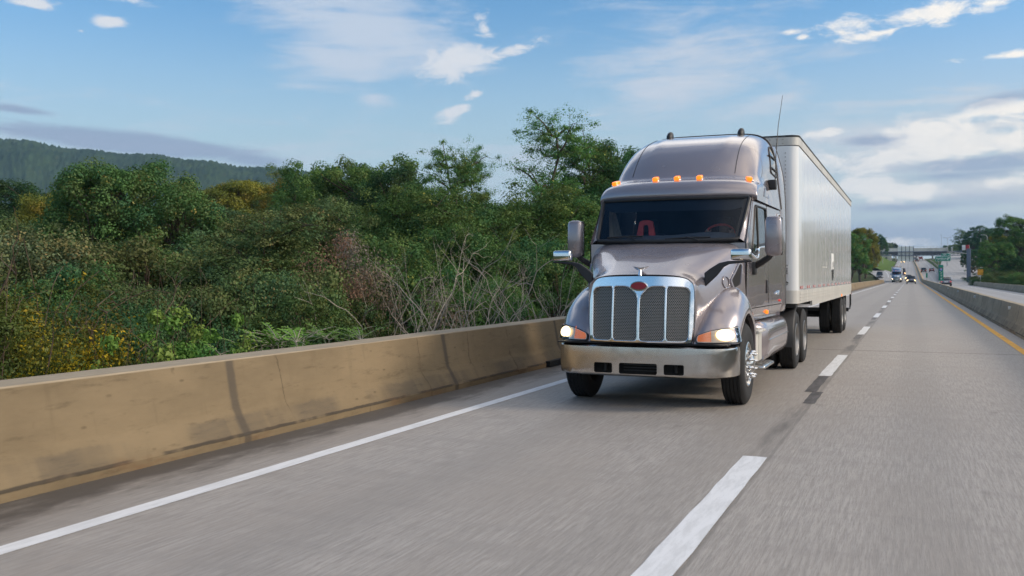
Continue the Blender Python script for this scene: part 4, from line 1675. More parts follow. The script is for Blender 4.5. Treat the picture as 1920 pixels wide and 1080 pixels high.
# ------------------------------------------------------------------ the lie of the land
def sstep(x, a, b):
    t = np.clip((x - a) / (b - a), 0, 1)
    return t * t * (3 - 2 * t)


def ground_z(x, y):
    x = np.asarray(x, float)
    y = np.asarray(y, float)
    zb = np.where(y < 255, 0, np.where(y < 325, .03 * (y - 255) ** 2 / 140, .03 * (y - 290)))
    zb = np.minimum(zb, 16)
    near = 1 - sstep(y, 230, 330)
    dl = np.maximum(-7.3 - x, 0)
    left = -4.6 * sstep(dl, 0, 9) * near + (1 - near) * np.minimum(.10 * np.maximum(dl - 3, 0), 14) + .03 * np.maximum(dl - 60, 0) * near
    left = np.minimum(left, 40)
    dr = np.maximum(x - 10.8, 0)
    right = -1.2 * sstep(dr, 0, 3) * near + np.minimum(.035 * np.maximum(dr - 6, 0), 30) * near + (1 - near) * np.minimum(.16 * np.maximum(dr - 24, 0), 26)
    bump = .35 * np.sin(x * .21 + 1.3) * np.cos(y * .17) * (np.maximum(dl, dr) > 3)
    return zb - .35 + left + right + bump


xs = np.unique(np.concatenate([-np.geomspace(90, 4400, 24), np.linspace(-90, -12, 40), np.linspace(-12, 14, 53), np.linspace(14, 90, 39), np.geomspace(90, 4400, 24)]))
ys = np.unique(np.concatenate([-np.geomspace(30, 2500, 12), np.linspace(-30, 120, 76), np.linspace(120, 760, 129), np.geomspace(760, 4400, 20)]))
GX, GY = np.meshgrid(xs, ys)
GZ = ground_z(GX, GY)


def grid_mesh(name, X, Y, Z, mat, smooth=True):
    ny, nx = X.shape
    me = bpy.data.meshes.new(name)
    co = np.stack([X, Y, Z], -1).reshape(-1, 3)
    i = np.arange(ny * nx).reshape(ny, nx)
    q = np.stack([i[:-1, :-1], i[:-1, 1:], i[1:, 1:], i[1:, :-1]], -1).reshape(-1, 4)
    me.vertices.add(len(co))
    me.vertices.foreach_set('co', co.ravel())
    me.loops.add(q.size)
    me.loops.foreach_set('vertex_index', q.ravel().astype(np.int32))
    me.polygons.add(len(q))
    me.polygons.foreach_set('loop_start', np.arange(0, q.size, 4, dtype=np.int32))
    me.update()
    me.validate()
    me.materials.append(MATS[mat])
    if smooth:
        me.shade_smooth()
    return link(name, me)


struct(grid_mesh('ground', GX, GY, GZ, 'ground_cover'))


# ------------------------------------------------------------------ decks, lines
def strip_rows(x0, x1, y0, y1, dz, step=4.0, nx=2):
    n = max(2, int((y1 - y0) / step) + 1)
    out = []
    for k in range(n):
        y = y0 + (y1 - y0) * k / (n - 1)
        out.append([(x0 + (x1 - x0) * j / (nx - 1) + xr(y), y, zr(y) + dz) for j in range(nx)])
    return out


mb = MB()
mb.grid(strip_rows(-6.9, 3.2, -60, 262, 0, 4, 6))
struct(mb.build('road', 'road_concrete'))
mb = MB()
mb.grid(strip_rows(-6.9, 3.2, 262, 1200, 0, 8, 4))
mb.grid(strip_rows(3.2, 10.9, 190, 1200, 0, 8, 4))
mb.grid(strip_rows(3.2, 10.9, -60, 190, 0, 6, 4))
struct(mb.build('opposite_road', 'far_concrete'))


def line(name, x0, x1, y0, y1, mat, dz=.004, step=6):
    m = MB()
    m.grid(strip_rows(x0, x1, y0, y1, dz, step))
    return struct(m.build(name, mat))


line('edge_line', -5.125, -4.965, -60, 250, 'line_white')
line('edge_line', -5.105, -4.985, 310, 800, 'line_white', .012)
line('yellow_edge_line', 2.18, 2.345, -60, 800, 'yellow_line', .006)
line('edge_line', 8.55, 8.68, -20, 800, 'line_white', .010)
line('yellow_edge_line', 3.55, 3.66, 20, 800, 'yellow_line', .008)
# dashed lane line: ragged-ended thermoplastic bars with tar stains where the old ones were ground off
mb = MB()
rnd = random.Random(3)
k = 0
starts = [4.35 + 12.2 * k for k in range(24)]
for i, y0 in enumerate(starts):
    ln = 4.55
    xa, xb = -1.415, -1.215
    n = 14
    if i == 0:
        xa, xb = -1.42, -1.205
    rows = []
    for q in range(n + 1):
        y = y0 + ln * q / n
        j = .006 if 0 < q < n else .0
        rows.append([(xa + rnd.uniform(-j, j), y, .005), ((xa + xb) / 2, y + (rnd.uniform(-.03, .03) if q in (0, n) else 0), .005), (xb + rnd.uniform(-j, j), y, .005)])
    mb.grid(rows)
struct(mb.build('lane_marking', 'line_white'))
mb = MB()
mb.grid(strip_rows(-1.40, -1.24, 310, 318, .014, 4))
for k in range(40):
    y0 = 300 + 12.2 * k
    mb.grid(strip_rows(-1.37, -1.25, y0, y0 + 4, .014, 4))
for k in range(60):
    y0 = 12 + 12.2 * k
    mb.grid(strip_rows(6.05, 6.17, y0, y0 + 4, .006, 4))
struct(mb.build('lane_marking', 'line_white'))
mb = MB()
for x0, x1, y0, y1 in ((-1.405, -1.245, 14.2, 16.50), (-1.30, -1.15, 12.9, 14.25)):
    mb.grid([[(x0 + .004 * math.sin(q * 2.1), y0 + (y1 - y0) * q / 8, .003), (x1 + .005 * math.sin(q * 1.7), y0 + (y1 - y0) * q / 8, .003)] for q in range(9)])
struct(mb.build('pavement_patch', 'tar_patch'))
mb = MB()
for k in range(2, 9):
    y0 = 4.35 + 12.2 * k
    mb.grid(strip_rows(-1.41, -1.25, y0 - 2.2, y0 - .1, .003, 1))
struct(mb.build('pavement_patch', 'tar_worn'))


# ------------------------------------------------------------------ parapets
def barrier(name, x_toe, side, y0, y1, mat, H=.81, two=False, step=2.4, topw=.40, end_taper=True, label='', curve=None):
    """safety-shape wall; side +1: traffic face looks towards +x"""
    prof = [(0, -.02), (0, .075), (-.13, .30), (-.155, .34), (-.24, H - .02), (-.255, H), (-.255 - topw, H)]
    if two:
        prof += [(-.255 - topw - .02, H - .02), (-.50 - topw + .1, .34), (-.38 - topw, .30), (-.51 - topw, .075), (-.51 - topw, -.3)]
    else:
        prof += [(-.27 - topw, H - .015), (-.29 - topw, -.6)]
    n = max(2, int((y1 - y0) / step))
    rows = []
    rg = random.Random(5)
    for k in range(n + 1):
        y = y0 + (y1 - y0) * k / n
        xx = x_toe + xr(y) + (curve(y) if curve else 0)
        wob = rg.uniform(-.008, .008)
        rows.append([(xx + side * px_ + wob * (pz > .1), y, zr(y) + (pz + wob * .7 if pz > .4 else pz)) for px_, pz in prof])
    m = MB()
    m.grid(rows)
    m.f.append(tuple(range(len(prof))))
    m.m.append(0)
    m.f.append(tuple(range(len(m.v) - len(prof), len(m.v)))[::-1])
    m.m.append(0)
    o = m.build(name, mat, None, 28)
    return tag(o, label, 'barrier')


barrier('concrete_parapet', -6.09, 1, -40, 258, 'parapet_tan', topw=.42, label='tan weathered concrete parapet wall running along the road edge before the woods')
barrier('median_barrier', 2.70, -1, -20, 700, 'median_grey', two=True, topw=.2, label='grey double-faced concrete median barrier beside the yellow line')
barrier('far_parapet', 10.15, -1, 20, 205, 'median_grey', H=.72, topw=.25, label='low grey concrete parapet on the far side of the opposite carriageway')
# little square reflectors fixed on the median
mb = MB()
mpos = [(2.895, y) for y in (34, 52, 70, 88, 110)]
for i, (x, y) in enumerate(mpos):
    m = MB()
    m.rbox(x - .05, x + .05, y - .015, y + .015, .60, .70, .006)
    o = m.build('reflector', 'marker_white')
    tag(o, 'small white reflector tab fixed to the median barrier face', 'reflector', 'reflector tabs along the median')

# drain scupper under the parapet just left of the truck
mb = MB()
mb.box(-6.14, -6.02, 16.2, 17.4, .012, .11)
struct(mb.build('drain_opening', 'black_void'))


# ------------------------------------------------------------------ ramps and banks beyond
def ribbon(name, centre, mat, dz=.0, n=6):
    pts = cr(centre, n)
    m = MB()
    rows = []
    for i, p in enumerate(pts):
        a, b = pts[max(i - 1, 0)], pts[min(i + 1, len(pts) - 1)]
        d = Vector((b[0] - a[0], b[1] - a[1], 0)).normalized()
        nrm = Vector((d.y, -d.x, 0))
        w = p[3]
        rows.append([Vector(p[:3]) + nrm * w * s + Vector((0, 0, dz)) for s in (-1, -.4, .4, 1)])
    m.grid(rows)
    return struct(m.build(name, mat))


RAMP = [(9.5, 190, -.02, 2.6), (11.5, 240, .3, 4.2), (14.2, 310, 2.2, 6.6), (17.5, 400, 6.2, 7.0), (21.5, 500, 10.7, 7.2), (26, 590, 14.6, 7.0), (31, 690, 17.6, 6)]
ribbon('exit_ramp', RAMP, 'far_concrete', .03)
ribbon('edge_line', [(x + w * .45, y, z + .05, .09) for x, y, z, w in RAMP[:5]] + [(26.5, 560, 13.4, .09), (33, 600, 15.1, .09)], 'line_white', .03)
LRAMP = [(-6.6, 285, .15, .8), (-7.8, 325, 1.15, 2.2), (-9.6, 365, 2.5, 3.4), (-12.5, 400, 3.7, 4.2), (-19, 428, 4.8, 4.6), (-34, 448, 5.6, 5)]
ribbon('entry_ramp', LRAMP, 'far_concrete', .10)
ribbon('edge_line', [(x + w * .55, y, z, .10) for x, y, z, w in LRAMP[1:]], 'line_white', .13)
# grassed bank before the abutment on the left
m = MB()
rows = []
for k in range(13):
    y = 400 + 20 * k
    rows.append([(-7.2 + xr(y), y, zr(y) + .02), (-11 + xr(y), y, zr(y) + 1.0), (-16, y, zr(y) + 3.2), (-24, y, zr(y) + 5.5 + .4 * math.sin(k)), (-40, y, zr(y) + 7)])
m.grid(loft(rows, 3, 2))
struct(m.build('grass_verge', 'verge_grass'))
m = MB()
rows = []
for k in range(13):
    y = 330 + 28 * k
    z = zr(y)
    rows.append([(10.95 + xr(y), y, z + .05), (12.6 + .010 * (y - 330), y, z + .9 + .002 * (y - 330)), (13.6 + .016 * (y - 330), y, z + 1.2)])
m.grid(loft(rows, 3, 2))
struct(m.build('grass_verge', 'verge_grass'))
# low dark wall between the carriageway and the exit ramp
m = MB()
rows = []
for k in range(18):
    y = 330 + 20 * k
    x = 11.0 + xr(y) + .004 * (y - 330)
    rows.append([(x, y, zr(y)), (x + .1, y, zr(y) + 1.0), (x + .4, y, zr(y) + 1.0), (x + .6, y, zr(y) - .3)])
m.grid(rows)
tag(m.build('retaining_wall', 'median_grey', None, 30), 'low dark retaining wall between the far carriageway and the rising exit ramp', 'wall')

# ------------------------------------------------------------------ the hill
def hill():
    nx_, ny_ = 430, 70
    D0 = 2500.0
    px = np.linspace(-560, 900, nx_)
    ridge = np.interp(px, [-560, -200, 0, 150, 280, 420, 560, 640, 760, 900], [235, 252, 268, 284, 299, 312, 325, 338, 362, 400])
    U = np.linspace(0, 1, ny_)
    rng = np.random.default_rng(4)
    PX, UU = np.meshgrid(px, U)
    RID = np.tile(ridge, (ny_, 1))
    depth = D0 + 1100 * (UU - .82)
    zr_ = 1.65 + (518 - RID) * D0 / 1791
    prof = np.where(UU < .82, np.sin(UU / .82 * PI / 2) ** 1.25, 1 - .5 * (UU - .82) / .18)
    fold = 16 * np.sin(PX * .021 + 2 * UU) + 9 * np.sin(PX * .057 - 3 * UU)
    Z = -20 + (zr_ + 20) * prof + fold * np.sin(UU * PI) * (1 - UU)
    # rounded crowns of the forest canopy
    Z += rng.uniform(-1, 1, Z.shape) * 4.5 + 3.0 * np.sin(PX * 1.9 + rng.uniform(0, 6, Z.shape))
    X = (PX - 960) / 1791 * depth
    WX = X * CT - depth * ST
    WY = X * ST + depth * CT
    o = grid_mesh('hill', WX, WY, Z, 'hill_forest')
    return struct(o)


hill()

# ------------------------------------------------------------------ overpass and roadside steel
YB = 700
bridge = thing('overpass_bridge', 'pale concrete overpass crossing the whole motorway in the distance', 'bridge', (0, YB, 0))
m = MB()
m.box(-38, 62, -.5, .0, 18.3, 20.7)
for k in range(34):
    m.box(-38 + 3 * k, -37.75 + 3 * k, -.62, -.5, 18.3, 20.75)
m.build('parapet', 'parapet_far', bridge)
m = MB()
m.box(-38, 62, .0, 11, 17.7, 18.3)
for y in (.3, 3.3, 6.3, 9.3):
    m.box(-38, 62, y, y + .4, 16.0, 17.7)
    m.box(-38, 62, y - .25, y + .65, 15.85, 16.0)
for k in range(30):
    m.box(-38 + 3.4 * k, -37.8 + 3.4 * k, .15, .32, 16.0, 17.7)
m.build('girders', 'girder', bridge)
m = MB()
for x in (-9.5, 3.4, 13.5):
    for y in (2, 5.5, 9):
        m.tube([(x, y, 8), (x, y, 16)], .45, 10)
    m.box(x - .5, x + .5, .6, 10.4, 15.2, 15.9)
m.build('piers', 'abutment', bridge, 40)
m = MB()
m.tube([(-38, -.1, 21.7), (62, -.1, 21.7)], .05, 5)
for k in range(51):
    m.box(-38 + 2 * k - .04, -38 + 2 * k + .04, -.14, -.06, 20.7, 21.7)
m.build('railing', 'girder', bridge)
wing = MB()
wing.prism([(-26, 11.6), (-12.2, 10.9), (-12.2, 16.2), (-18.5, 16.2)], lambda x, z: (x, YB - 12, z), lambda x, z: (x, YB + 2, z))
tag(wing.build('wing_wall', 'abutment', None, 0), 'pale sloping concrete abutment wall above the grass bank', 'wall')
# sign bridge seen from behind
YG = 432
gx = lambda px: (px - 1708) / 1791 * CT * 400
g = thing('sign_gantry', 'dark steel sign gantry carrying grey sign backs over the left carriageway', 'sign gantry', (0, YG, 0))
m = MB()
for z in (10.3, 11.9):
    for y in (-.6, .6):
        m.tube([(-13, y, z), (19.2, y, z)], .14, 6)
for k in range(22):
    x = -13 + 1.53 * k
    m.tube([(x, -.6, 10.3), (x + .76, -.6, 11.9), (x + 1.53, -.6, 10.3)], .07, 5)
    m.tube([(x, .6, 11.9), (x + .76, .6, 10.3), (x + 1.53, .6, 11.9)], .07, 5)
m.build('truss', 'pole_blue_grey', g, 40)
m = MB()
for x in (-13, 19.2):
    for y in (-.6, .6):
        m.tube([(x, y, 2.5 if x < 0 else 1.0), (x, y, 12.2)], .2, 8)
m.build('posts', 'pole_blue_grey', g, 40)
x0, x1 = gx(1683), gx(1712.5)
w3 = (x1 - x0) / 3
for k in range(4):
    a = x0 + (x1 - x0) * k / 4
    m = MB()
    m.box(a + .04, a + (x1 - x0) / 4 - .04, 1.0, 1.07, 8.0, 14.15)
    m.build('sign_panel', 'sign_back', g)
m = MB()
for k in range(1, 5):
    a = x0 + (x1 - x0) * (k - .5) / 4 + .8
    m.box(a - .1, a + .1, .80, .98, 7.7, 14.3)
m.build('hangers', 'girder', g)

col = thing('steel_column', 'tall blue-grey steel box column beside the exit ramp', 'column', (11.9, 236, 0))
m = MB()
m.rbox(-.42, .42, -.42, .42, .2, 7.7, .06)
m.build('shaft', 'pole_blue_grey', col)
m = MB()
m.rbox(-.6, .6, -.6, .6, -.4, .25, .05)
m.build('footing', 'abutment', col)
m = MB()
m.rbox(-.5, .5, -.5, .5, 7.7, 7.85, .03)
m.build('cap', 'pole_blue_grey', col)


# ------------------------------------------------------------------ lettering in strokes
GLY = {
    'H': [[(0, 0), (0, 1)], [(.6, 0), (.6, 1)], [(0, .52), (.6, .52)]],
    'a': [[(.5, .66), (.5, 0)], [(.5, .5), (.36, .66), (.14, .64), (0, .42), (0, .22), (.14, .02), (.36, 0), (.5, .16)]],
    'm': [[(0, 0), (0, .66)], [(0, .5), (.14, .66), (.3, .6), (.34, .46), (.34, 0)], [(.34, .48), (.48, .66), (.64, .6), (.68, .46), (.68, 0)]],
    'b': [[(0, 0), (0, 1)], [(0, .5), (.14, .66), (.36, .64), (.5, .44), (.5, .22), (.36, .02), (.14, 0), (0, .16)]],
    'u': [[(0, .66), (0, .2), (.1, .02), (.3, 0), (.46, .16)], [(.48, .66), (.48, 0)]],
    'r': [[(0, 0), (0, .66)], [(0, .44), (.12, .62), (.34, .66)]],
    'g': [[(.5, .66), (.5, -.14), (.36, -.3), (.1, -.28)], [(.5, .5), (.36, .66), (.14, .64), (0, .42), (0, .26), (.14, .06), (.36, .04), (.5, .2)]],
    'E': [[(.5, 0), (0, 0), (0, 1), (.5, 1)], [(0, .52), (.42, .52)]],
    'X': [[(0, 0), (.55, 1)], [(0, 1), (.55, 0)]],
    'I': [[(0, 0), (0, 1)]],
    'T': [[(.28, 0), (.28, 1)], [(0, 1), (.56, 1)]],
    '7': [[(0, 1), (.52, 1), (.2, 0)]],
    '8': [[(.27, .54), (.05, .68), (.05, .9), (.27, 1), (.49, .9), (.49, .68), (.27, .54), (.02, .36), (.02, .12), (.27, 0), (.52, .12), (.52, .36), (.27, .54)]],
    '2': [[(0, .8), (.1, .96), (.3, 1), (.5, .86), (.48, .62), (0, 0), (.54, 0)]],
    '9': [[(.5, .62), (.3, .46), (.08, .54), (.02, .78), (.14, .97), (.36, .99), (.5, .82), (.5, .4), (.36, .06), (.1, .02)]],
    '0': [[(.27, 0), (.05, .15), (.02, .5), (.05, .85), (.27, 1), (.49, .85), (.52, .5), (.49, .15), (.27, 0)]],
    '3': [[(0, .84), (.14, .98), (.38, .98), (.5, .8), (.4, .58), (.2, .54), (.42, .5), (.52, .26), (.4, .04), (.14, 0), (0, .14)]],
}


def lettering(m, text, x, z, h, y, rad, sp=.22):
    for ch in text:
        if ch == ' ':
            x += .45 * h
            continue
        wd = 0
        for st in GLY[ch]:
            m.tube([(x + p[0] * h, y, z + p[1] * h) for p in st], rad, 5)
            wd = max(wd, max(p[0] for p in st))
        x += (wd + sp) * h
    return x


# green exit sign in the gore
YE = 382
es = thing('exit_sign', 'green road sign with white lettering and an up-right arrow in the exit gore', 'road sign', (0, YE, 0))
de = 349.0
fx = lambda px: (px - 1708) / 1791 * de / CT * 1.0
ex0, ex1 = 8.1, 13.35
m = MB()
m.rbox(ex0, ex1, -.04, .04, 7.15, 9.0, .03)
panel = m.build('sign_panel', 'sign_green', es)
m = MB()
m.rbox(ex0 + 2.1, ex1 + .05, -.04, .04, 9.03, 10.0, .03)
m.build('exit_tab', 'sign_green', es)
m = MB()
for a, b, c, d in ((ex0 + .06, ex1 - .06, 7.21, 7.27), (ex0 + .06, ex1 - .06, 8.88, 8.94), (ex0 + 2.16, ex1 - .01, 9.06, 9.10), (ex0 + 2.16, ex1 - .01, 9.90, 9.95)):
    m.box(a, b, -.052, -.041, c, d)
for x in (ex0 + .06, ex1 - .11):
    m.box(x, x + .05, -.052, -.041, 7.21, 8.94)
m.build('border', 'sign_white', es)
m = MB()
lettering(m, 'Hamburg', ex0 + .45, 7.78, .78, -.06, .055)
m.tube([(ex1 - 1.15, -.06, 7.5), (ex1 - .5, -.06, 8.45)], .075, 6)
m.tube([(ex1 - .95, -.06, 8.38), (ex1 - .48, -.06, 8.5), (ex1 - .45, -.06, 7.95)], .075, 6)
m.build('lettering', 'sign_white', es, 0)
m = MB()
lettering(m, 'EXIT', ex0 + 2.7, 9.27, .48, -.06, .04)
lettering(m, '29', ex0 + 4.6, 9.24, .55, -.06, .045)
m.build('tab_lettering', 'sign_white', es, 0)
m = MB()
for x in (ex0 + 1.2, ex1 - 1.2):
    m.tube([(x, .12, float(ground_z(12, YE)) - .2), (x, .12, 9.6)], .13, 8)
m.build('posts', 'steel_galv', es, 40)


def marker_sign(y, label, w=.46, z0=1.18, z1=2.88, shield=True, x=2.95 + .05):
    s_ = thing('mile_marker', label, 'road sign', (x, y, 0), group='green mile markers on the median')
    m = MB()
    m.rbox(-w / 2, w / 2, -.008, .008, z0, z1, .006)
    m.build('sign_panel', 'sign_green', s_)
    m = MB()
    m.tube([(0, .03, .80), (0, .03, z1)], .03, 8)
    m.build('post', 'steel_galv', s_, 40)
    if shield:
        zc = z0 + (z1 - z0) * .72
        m = MB()
        m.prism([(-.15, zc + .10), (-.16, zc - .04), (-.10, zc - .14), (0, zc - .19), (.10, zc - .14), (.16, zc - .04), (.15, zc + .10)], lambda x, z: (x, -.013, z), lambda x, z: (x, -.008, z))
        m.build('shield', 'shield_blue', s_)
        m = MB()
        m.prism([(-.15, zc + .105), (.15, zc + .105), (.15, zc + .16), (0, zc + .14), (-.15, zc + .16)], lambda x, z: (x, -.013, z), lambda x, z: (x, -.008, z))
        m.build('shield_crest', 'shield_red', s_)
        m = MB()
        lettering(m, '78', -.105, zc - .11, .17, -.018, .012, .14)
        lettering(m, '2', -.045, z0 + .72, .20, -.014, .016)
        lettering(m, '9', -.045, z0 + .42, .20, -.014, .016)
        lettering(m, '8', -.045, z0 + .12, .20, -.014, .016)
        m.box(-.15, -.04, -.013, -.009, z0 + .99, z0 + 1.02)
        m.build('lettering', 'sign_white', s_, 0)


marker_sign(113, 'tall narrow green mile marker with a blue shield on the median barrier')
marker_sign(214, 'small plain green mile marker far along the median barrier', .34, 1.35, 2.30, False)

# yellow warning sign on the right
ys_ = thing('warning_sign', 'orange-yellow warning sign on a white post beside the ramp column', 'road sign', (13.4, 222, 0))
m = MB()
m.rbox(-.55, .55, -.03, .03, 1.9, 3.1, .05)
m.build('sign_panel', 'sign_yellow', ys_)
m = MB()
m.tube([(0, .08, -.6), (0, .08, 3.1)], .07, 8)
m.build('post', 'pole_white', ys_, 40)


def pole(name, label, px, depth, py_top, zbase, arm=0, r=.12, head=True, cat='lamp post'):
    x, y = from_view(px, depth)
    zt = height_at(py_top, depth)
    p = thing(name, label, cat, (x, y, 0))
    m = MB()
    m.tube([(0, 0, zbase), (0, 0, zt)], [r, r * .6], 8)
    m.build('shaft', 'pole_white', p, 40)
    if arm:
        m = MB()
        m.tube(cr([(0, 0, zt - .1), (arm * .3, 0, zt + .5), (arm, 0, zt + .65)], 5), r * .55, 6)
        m.build('arm', 'pole_white', p, 40)
    if head:
        m = MB()
        hx = arm if arm else 0
        m.rbox(hx - .55, hx + .35, -.18, .18, zt + (.5 if arm else 0), zt + (.72 if arm else .25), .08)
        m.build('lamp_head', 'steel_galv', p)
    return p


pole('lamp_post', 'slim pale lamp post rising behind the bridge railing, left of the twin-headed one', 1765, 640, 441, 14, 0, .14)
tp = pole('lamp_post', 'pale lamp post with lamp heads on both sides at the ramp top', 1777, 560, 447, 10, 1.6, .16)
m = MB()
zt = height_at(447, 560)
m.tube(cr([(0, 0, zt - .1), (-.6, 0, zt + .4), (-1.7, 0, zt + .5)], 5), .09, 6)
m.rbox(-2.4, -1.5, -.2, .2, zt + .35, zt + .6, .08)
m.build('second_head', 'pole_white', tp, 40)
pole('street_lamp', 'curved-arm street lamp standing among the trees right of the ramp', 1851, 300, 444, 2, -1.3, .13)
pole('street_lamp', 'curved-arm street lamp at the left end of the overpass', 1655, 470, 448, 6, 1.8, .13)
pole('utility_pole', 'short bare pole beside the right-hand street lamp', 1839, 310, 447, 2, 0, .12, False, 'pole')
pole('traffic_pole', 'white roadside pole right of the blue-grey steel column', 1816, 230, 470, -.6, 0, .16, False, 'pole')
x, y = from_view(1811, 240)
sg = thing('signal_arm', 'traffic signal arm with a red and white panel above the ramp column', 'traffic signal', (x, y, 0))
m = MB()
m.tube([(.6, 0, 7.3), (-4.4, 0, 8.0)], [.11, .07], 8)
m.build('arm', 'pole_white', sg, 40)
m = MB()
m.rbox(-.9, -.1, -.06, .0, 8.2, 9.5, .03)
m.build('white_panel', 'sign_white', sg)
m = MB()
m.rbox(-.05, .75, -.06, .0, 8.2, 9.5, .03)
m.build('red_panel', 'shield_red', sg)
m = MB()
m.rbox(-4.6, -4.2, -.15, .15, 8.0, 9.0, .05)
m.rbox(-3.4, -3.0, -.15, .15, 7.9, 8.9, .05)
m.build('signal_head', 'pole_white', sg)
m = MB()
m.tube([(.7, .1, -.5), (.7, .1, 9.5)], [.16, .12], 8)
m.build('post', 'pole_white', sg, 40)
# ------------------------------------------------------------------ other traffic
def sect(w, z0, z1, n=4.0, k=20, tw=1.0):
    """closed rounded cross-section (x, z)"""
    out = []
    for i in range(k):
        a = 2 * PI * i / k
        c, s = math.cos(a), math.sin(a)
        x = w * math.copysign(abs(c) ** (2 / n), c)
        z = (z0 + z1) / 2 + (z1 - z0) / 2 * math.copysign(abs(s) ** (2 / n), s)
        if s > 0:
            x *= 1 - (1 - tw) * s
        out.append((x, z))
    return out


def car(name, label, cat, x, y, paintm, L=4.6, W=1.8, H=1.5, shape='sedan', facing=True, lit=True, lamp_r=.13):
    """facing True: front towards -y (towards the camera)"""
    c = thing(name, label, cat, (x + xr(y), y, zr(y)), 0 if facing else PI)
    slope = math.atan(zr(y + 1) - zr(y - 1)) / 1
    w = W / 2
    bz = .28
    belt = {'sedan': .92, 'suv': 1.05, 'van': 1.15}[shape]
    hood = {'sedan': .82, 'suv': .98, 'van': 1.05}[shape]
    body = []
    for yy, ww, zb, zt in ((0, .72, .45, .62), (.06, .86, .34, hood * .86), (.35, .97, bz, hood * .95), (1.0, 1, bz, hood), (1.35, 1, bz, belt), (L - 1.2, 1, bz, belt), (L - .35, .98, bz, belt * 1.0), (L - .06, .92, .36, belt * .97), (L, .8, .45, belt * .85)):
        body.append([(px_, yy, pz) for px_, pz in sect(w * ww, zb, zt, 5)])
    m = MB()
    br = loft(body, 1, 3)
    m.grid(br, True)
    m.f += [tuple(range(20)), tuple(range(len(m.v) - 20, len(m.v)))]
    m.m += [0, 0]
    m.build('body', paintm, c, 50)
    m = MB()
    f0, f1 = {'sedan': (1.2, 2.0), 'suv': (1.2, 1.85), 'van': (1.0, 1.6)}[shape]
    r1, r0 = {'sedan': (L - 1.5, L - .75), 'suv': (L - .7, L - .25), 'van': (L - .35, L - .1)}[shape]
    cab_ = []
    for yy, zt, tw in ((f0, belt + .03, .98), ((f0 + f1) / 2, (belt + H) / 2 + .05, .88), (f1, H - .05, .80), ((f1 + r1) / 2, H - .01, .78), (r1, H - .05, .80), ((r1 + r0) / 2, (belt + H) / 2 + .1, .88), (r0, belt + .03, .97)):
        cab_.append([(px_, yy, pz) for px_, pz in sect(w * .96, belt - .12, zt, 5, 20, tw)])
    m.grid(loft(cab_, 1, 3), True)
    m.build('windows', 'dark_glass', c, 50)
    m = MB()
    rf = []
    for yy in np.linspace(f1 - .02, r1 + .02, 6):
        rf.append([(u * w * .76, yy, H - .035 + .04 * (1 - u * u)) for u in (-1, -.6, 0, .6, 1)])
    m.grid(rf)
    m.grid([[(p[0], p[1], p[2] - .05) for p in r] for r in rf])
    for sx in (-1, 1):
        for ya, za, yb, zb in ((f0, belt, f1, H - .04), (r0, belt, r1, H - .04), ((f1 + r1) / 2, belt, (f1 + r1) / 2, H - .03)):
            m.tube([(sx * w * .945, ya, za), (sx * w * .88, (ya + yb) / 2, (za + zb) / 2 + .03), (sx * w * .765, yb, zb)], .045, 6)
    m.build('roof', paintm, c, 50)
    for yy in (.82, L - .85):
        for sx in (-1, 1):
            m = MB()
            m.lathe([(.20, -.10), (.30, -.11), (.335, -.08), (.335, .08), (.30, .11), (.20, .10)], (sx * (w - .12), yy, .335), 'x', 20)
            wh = m.build('wheel', 'rubber', c, 40)
            m = MB()
            m.lathe([(.21, .09), (.17, .10), (.06, .08), (.001, .10)], (sx * (w - .12), yy, .335), 'x', 16, 0, sx)
            m.build('rim', 'alloy', wh, 40)
    for sx in (-1, 1):
        m = MB()
        zc = hood * .72
        m.lathe([(lamp_r * 1.2, .02), (lamp_r, -.035), (.001, -.05)], (sx * w * .72, .07, zc), 'y', 16)
        m.build('headlight', 'far_lamp' if lit else 'lamp_reflector', c, 40)
        m = MB()
        m.rbox(sx * w * .76 - .13, sx * w * .76 + .13, L - .10, L + .02, belt * .74, belt * .90, .03)
        m.build('tail_light', 'red_lens', c)
        m = MB()
        m.rbox(sx * (w + .06) - .09, sx * (w + .06) + .09, f0 + .25, f0 + .38, belt + .02, belt + .18, .04)
        m.build('wing_mirror', paintm, c)
    m = MB()
    m.rbox(-w * .45, w * .45, -.02, .10, hood * .50, hood * .78, .04)
    m.rbox(-w * .8, w * .8, -.035, .12, .36, .46, .03)
    m.build('grille', 'black_plastic', c)
    m = MB()
    m.rbox(-w * .85, w * .85, L - .08, L + .04, .40, .58, .04)
    m.build('rear_bumper', 'black_plastic', c)
    m = MB()
    m.box(-.26, .26, L + .021, L + .03, .66, .80)
    m.build('number_plate', 'sign_white', c)
    return c


car('parked_car' if False else 'suv', 'dark grey suv with bright headlights following in the lane beside the yellow line', 'suv', .05, 222, 'grey_paint', 4.8, 1.92, 1.76, 'suv', True, True, .15)
car('suv', 'white suv with headlights on, just behind the dark grey suv', 'suv', -.55, 296, 'white_paint', 4.8, 1.95, 1.75, 'suv', True, True, .17)
car('car', 'distant white car coming down the slope with headlights on under the sign gantry', 'car', -3.4, 610, 'white_paint', 4.6, 1.85, 1.5, 'sedan', True, True, .26)
car('van', 'red van with a glowing headlight, half hidden behind the blue truck', 'van', -2.55, 352, 'red_paint', 5.6, 2.1, 2.55, 'van', True, True, .18)
car('van', 'grey-white van waiting by the trees on the entry ramp at far left', 'van', -8.9, 318, 'silver_paint', 5.2, 2.0, 2.3, 'van', True, False)
car('suv', 'black suv driving away in the far carriageway beyond the small green marker', 'suv', 4.6, 392, 'black_paint', 4.8, 1.95, 1.8, 'suv', False, False)
car('car', 'dark red car driving away in the far carriageway near the exit gore', 'car', 7.6, 402, 'red_paint', 4.6, 1.85, 1.5, 'sedan', False, False)
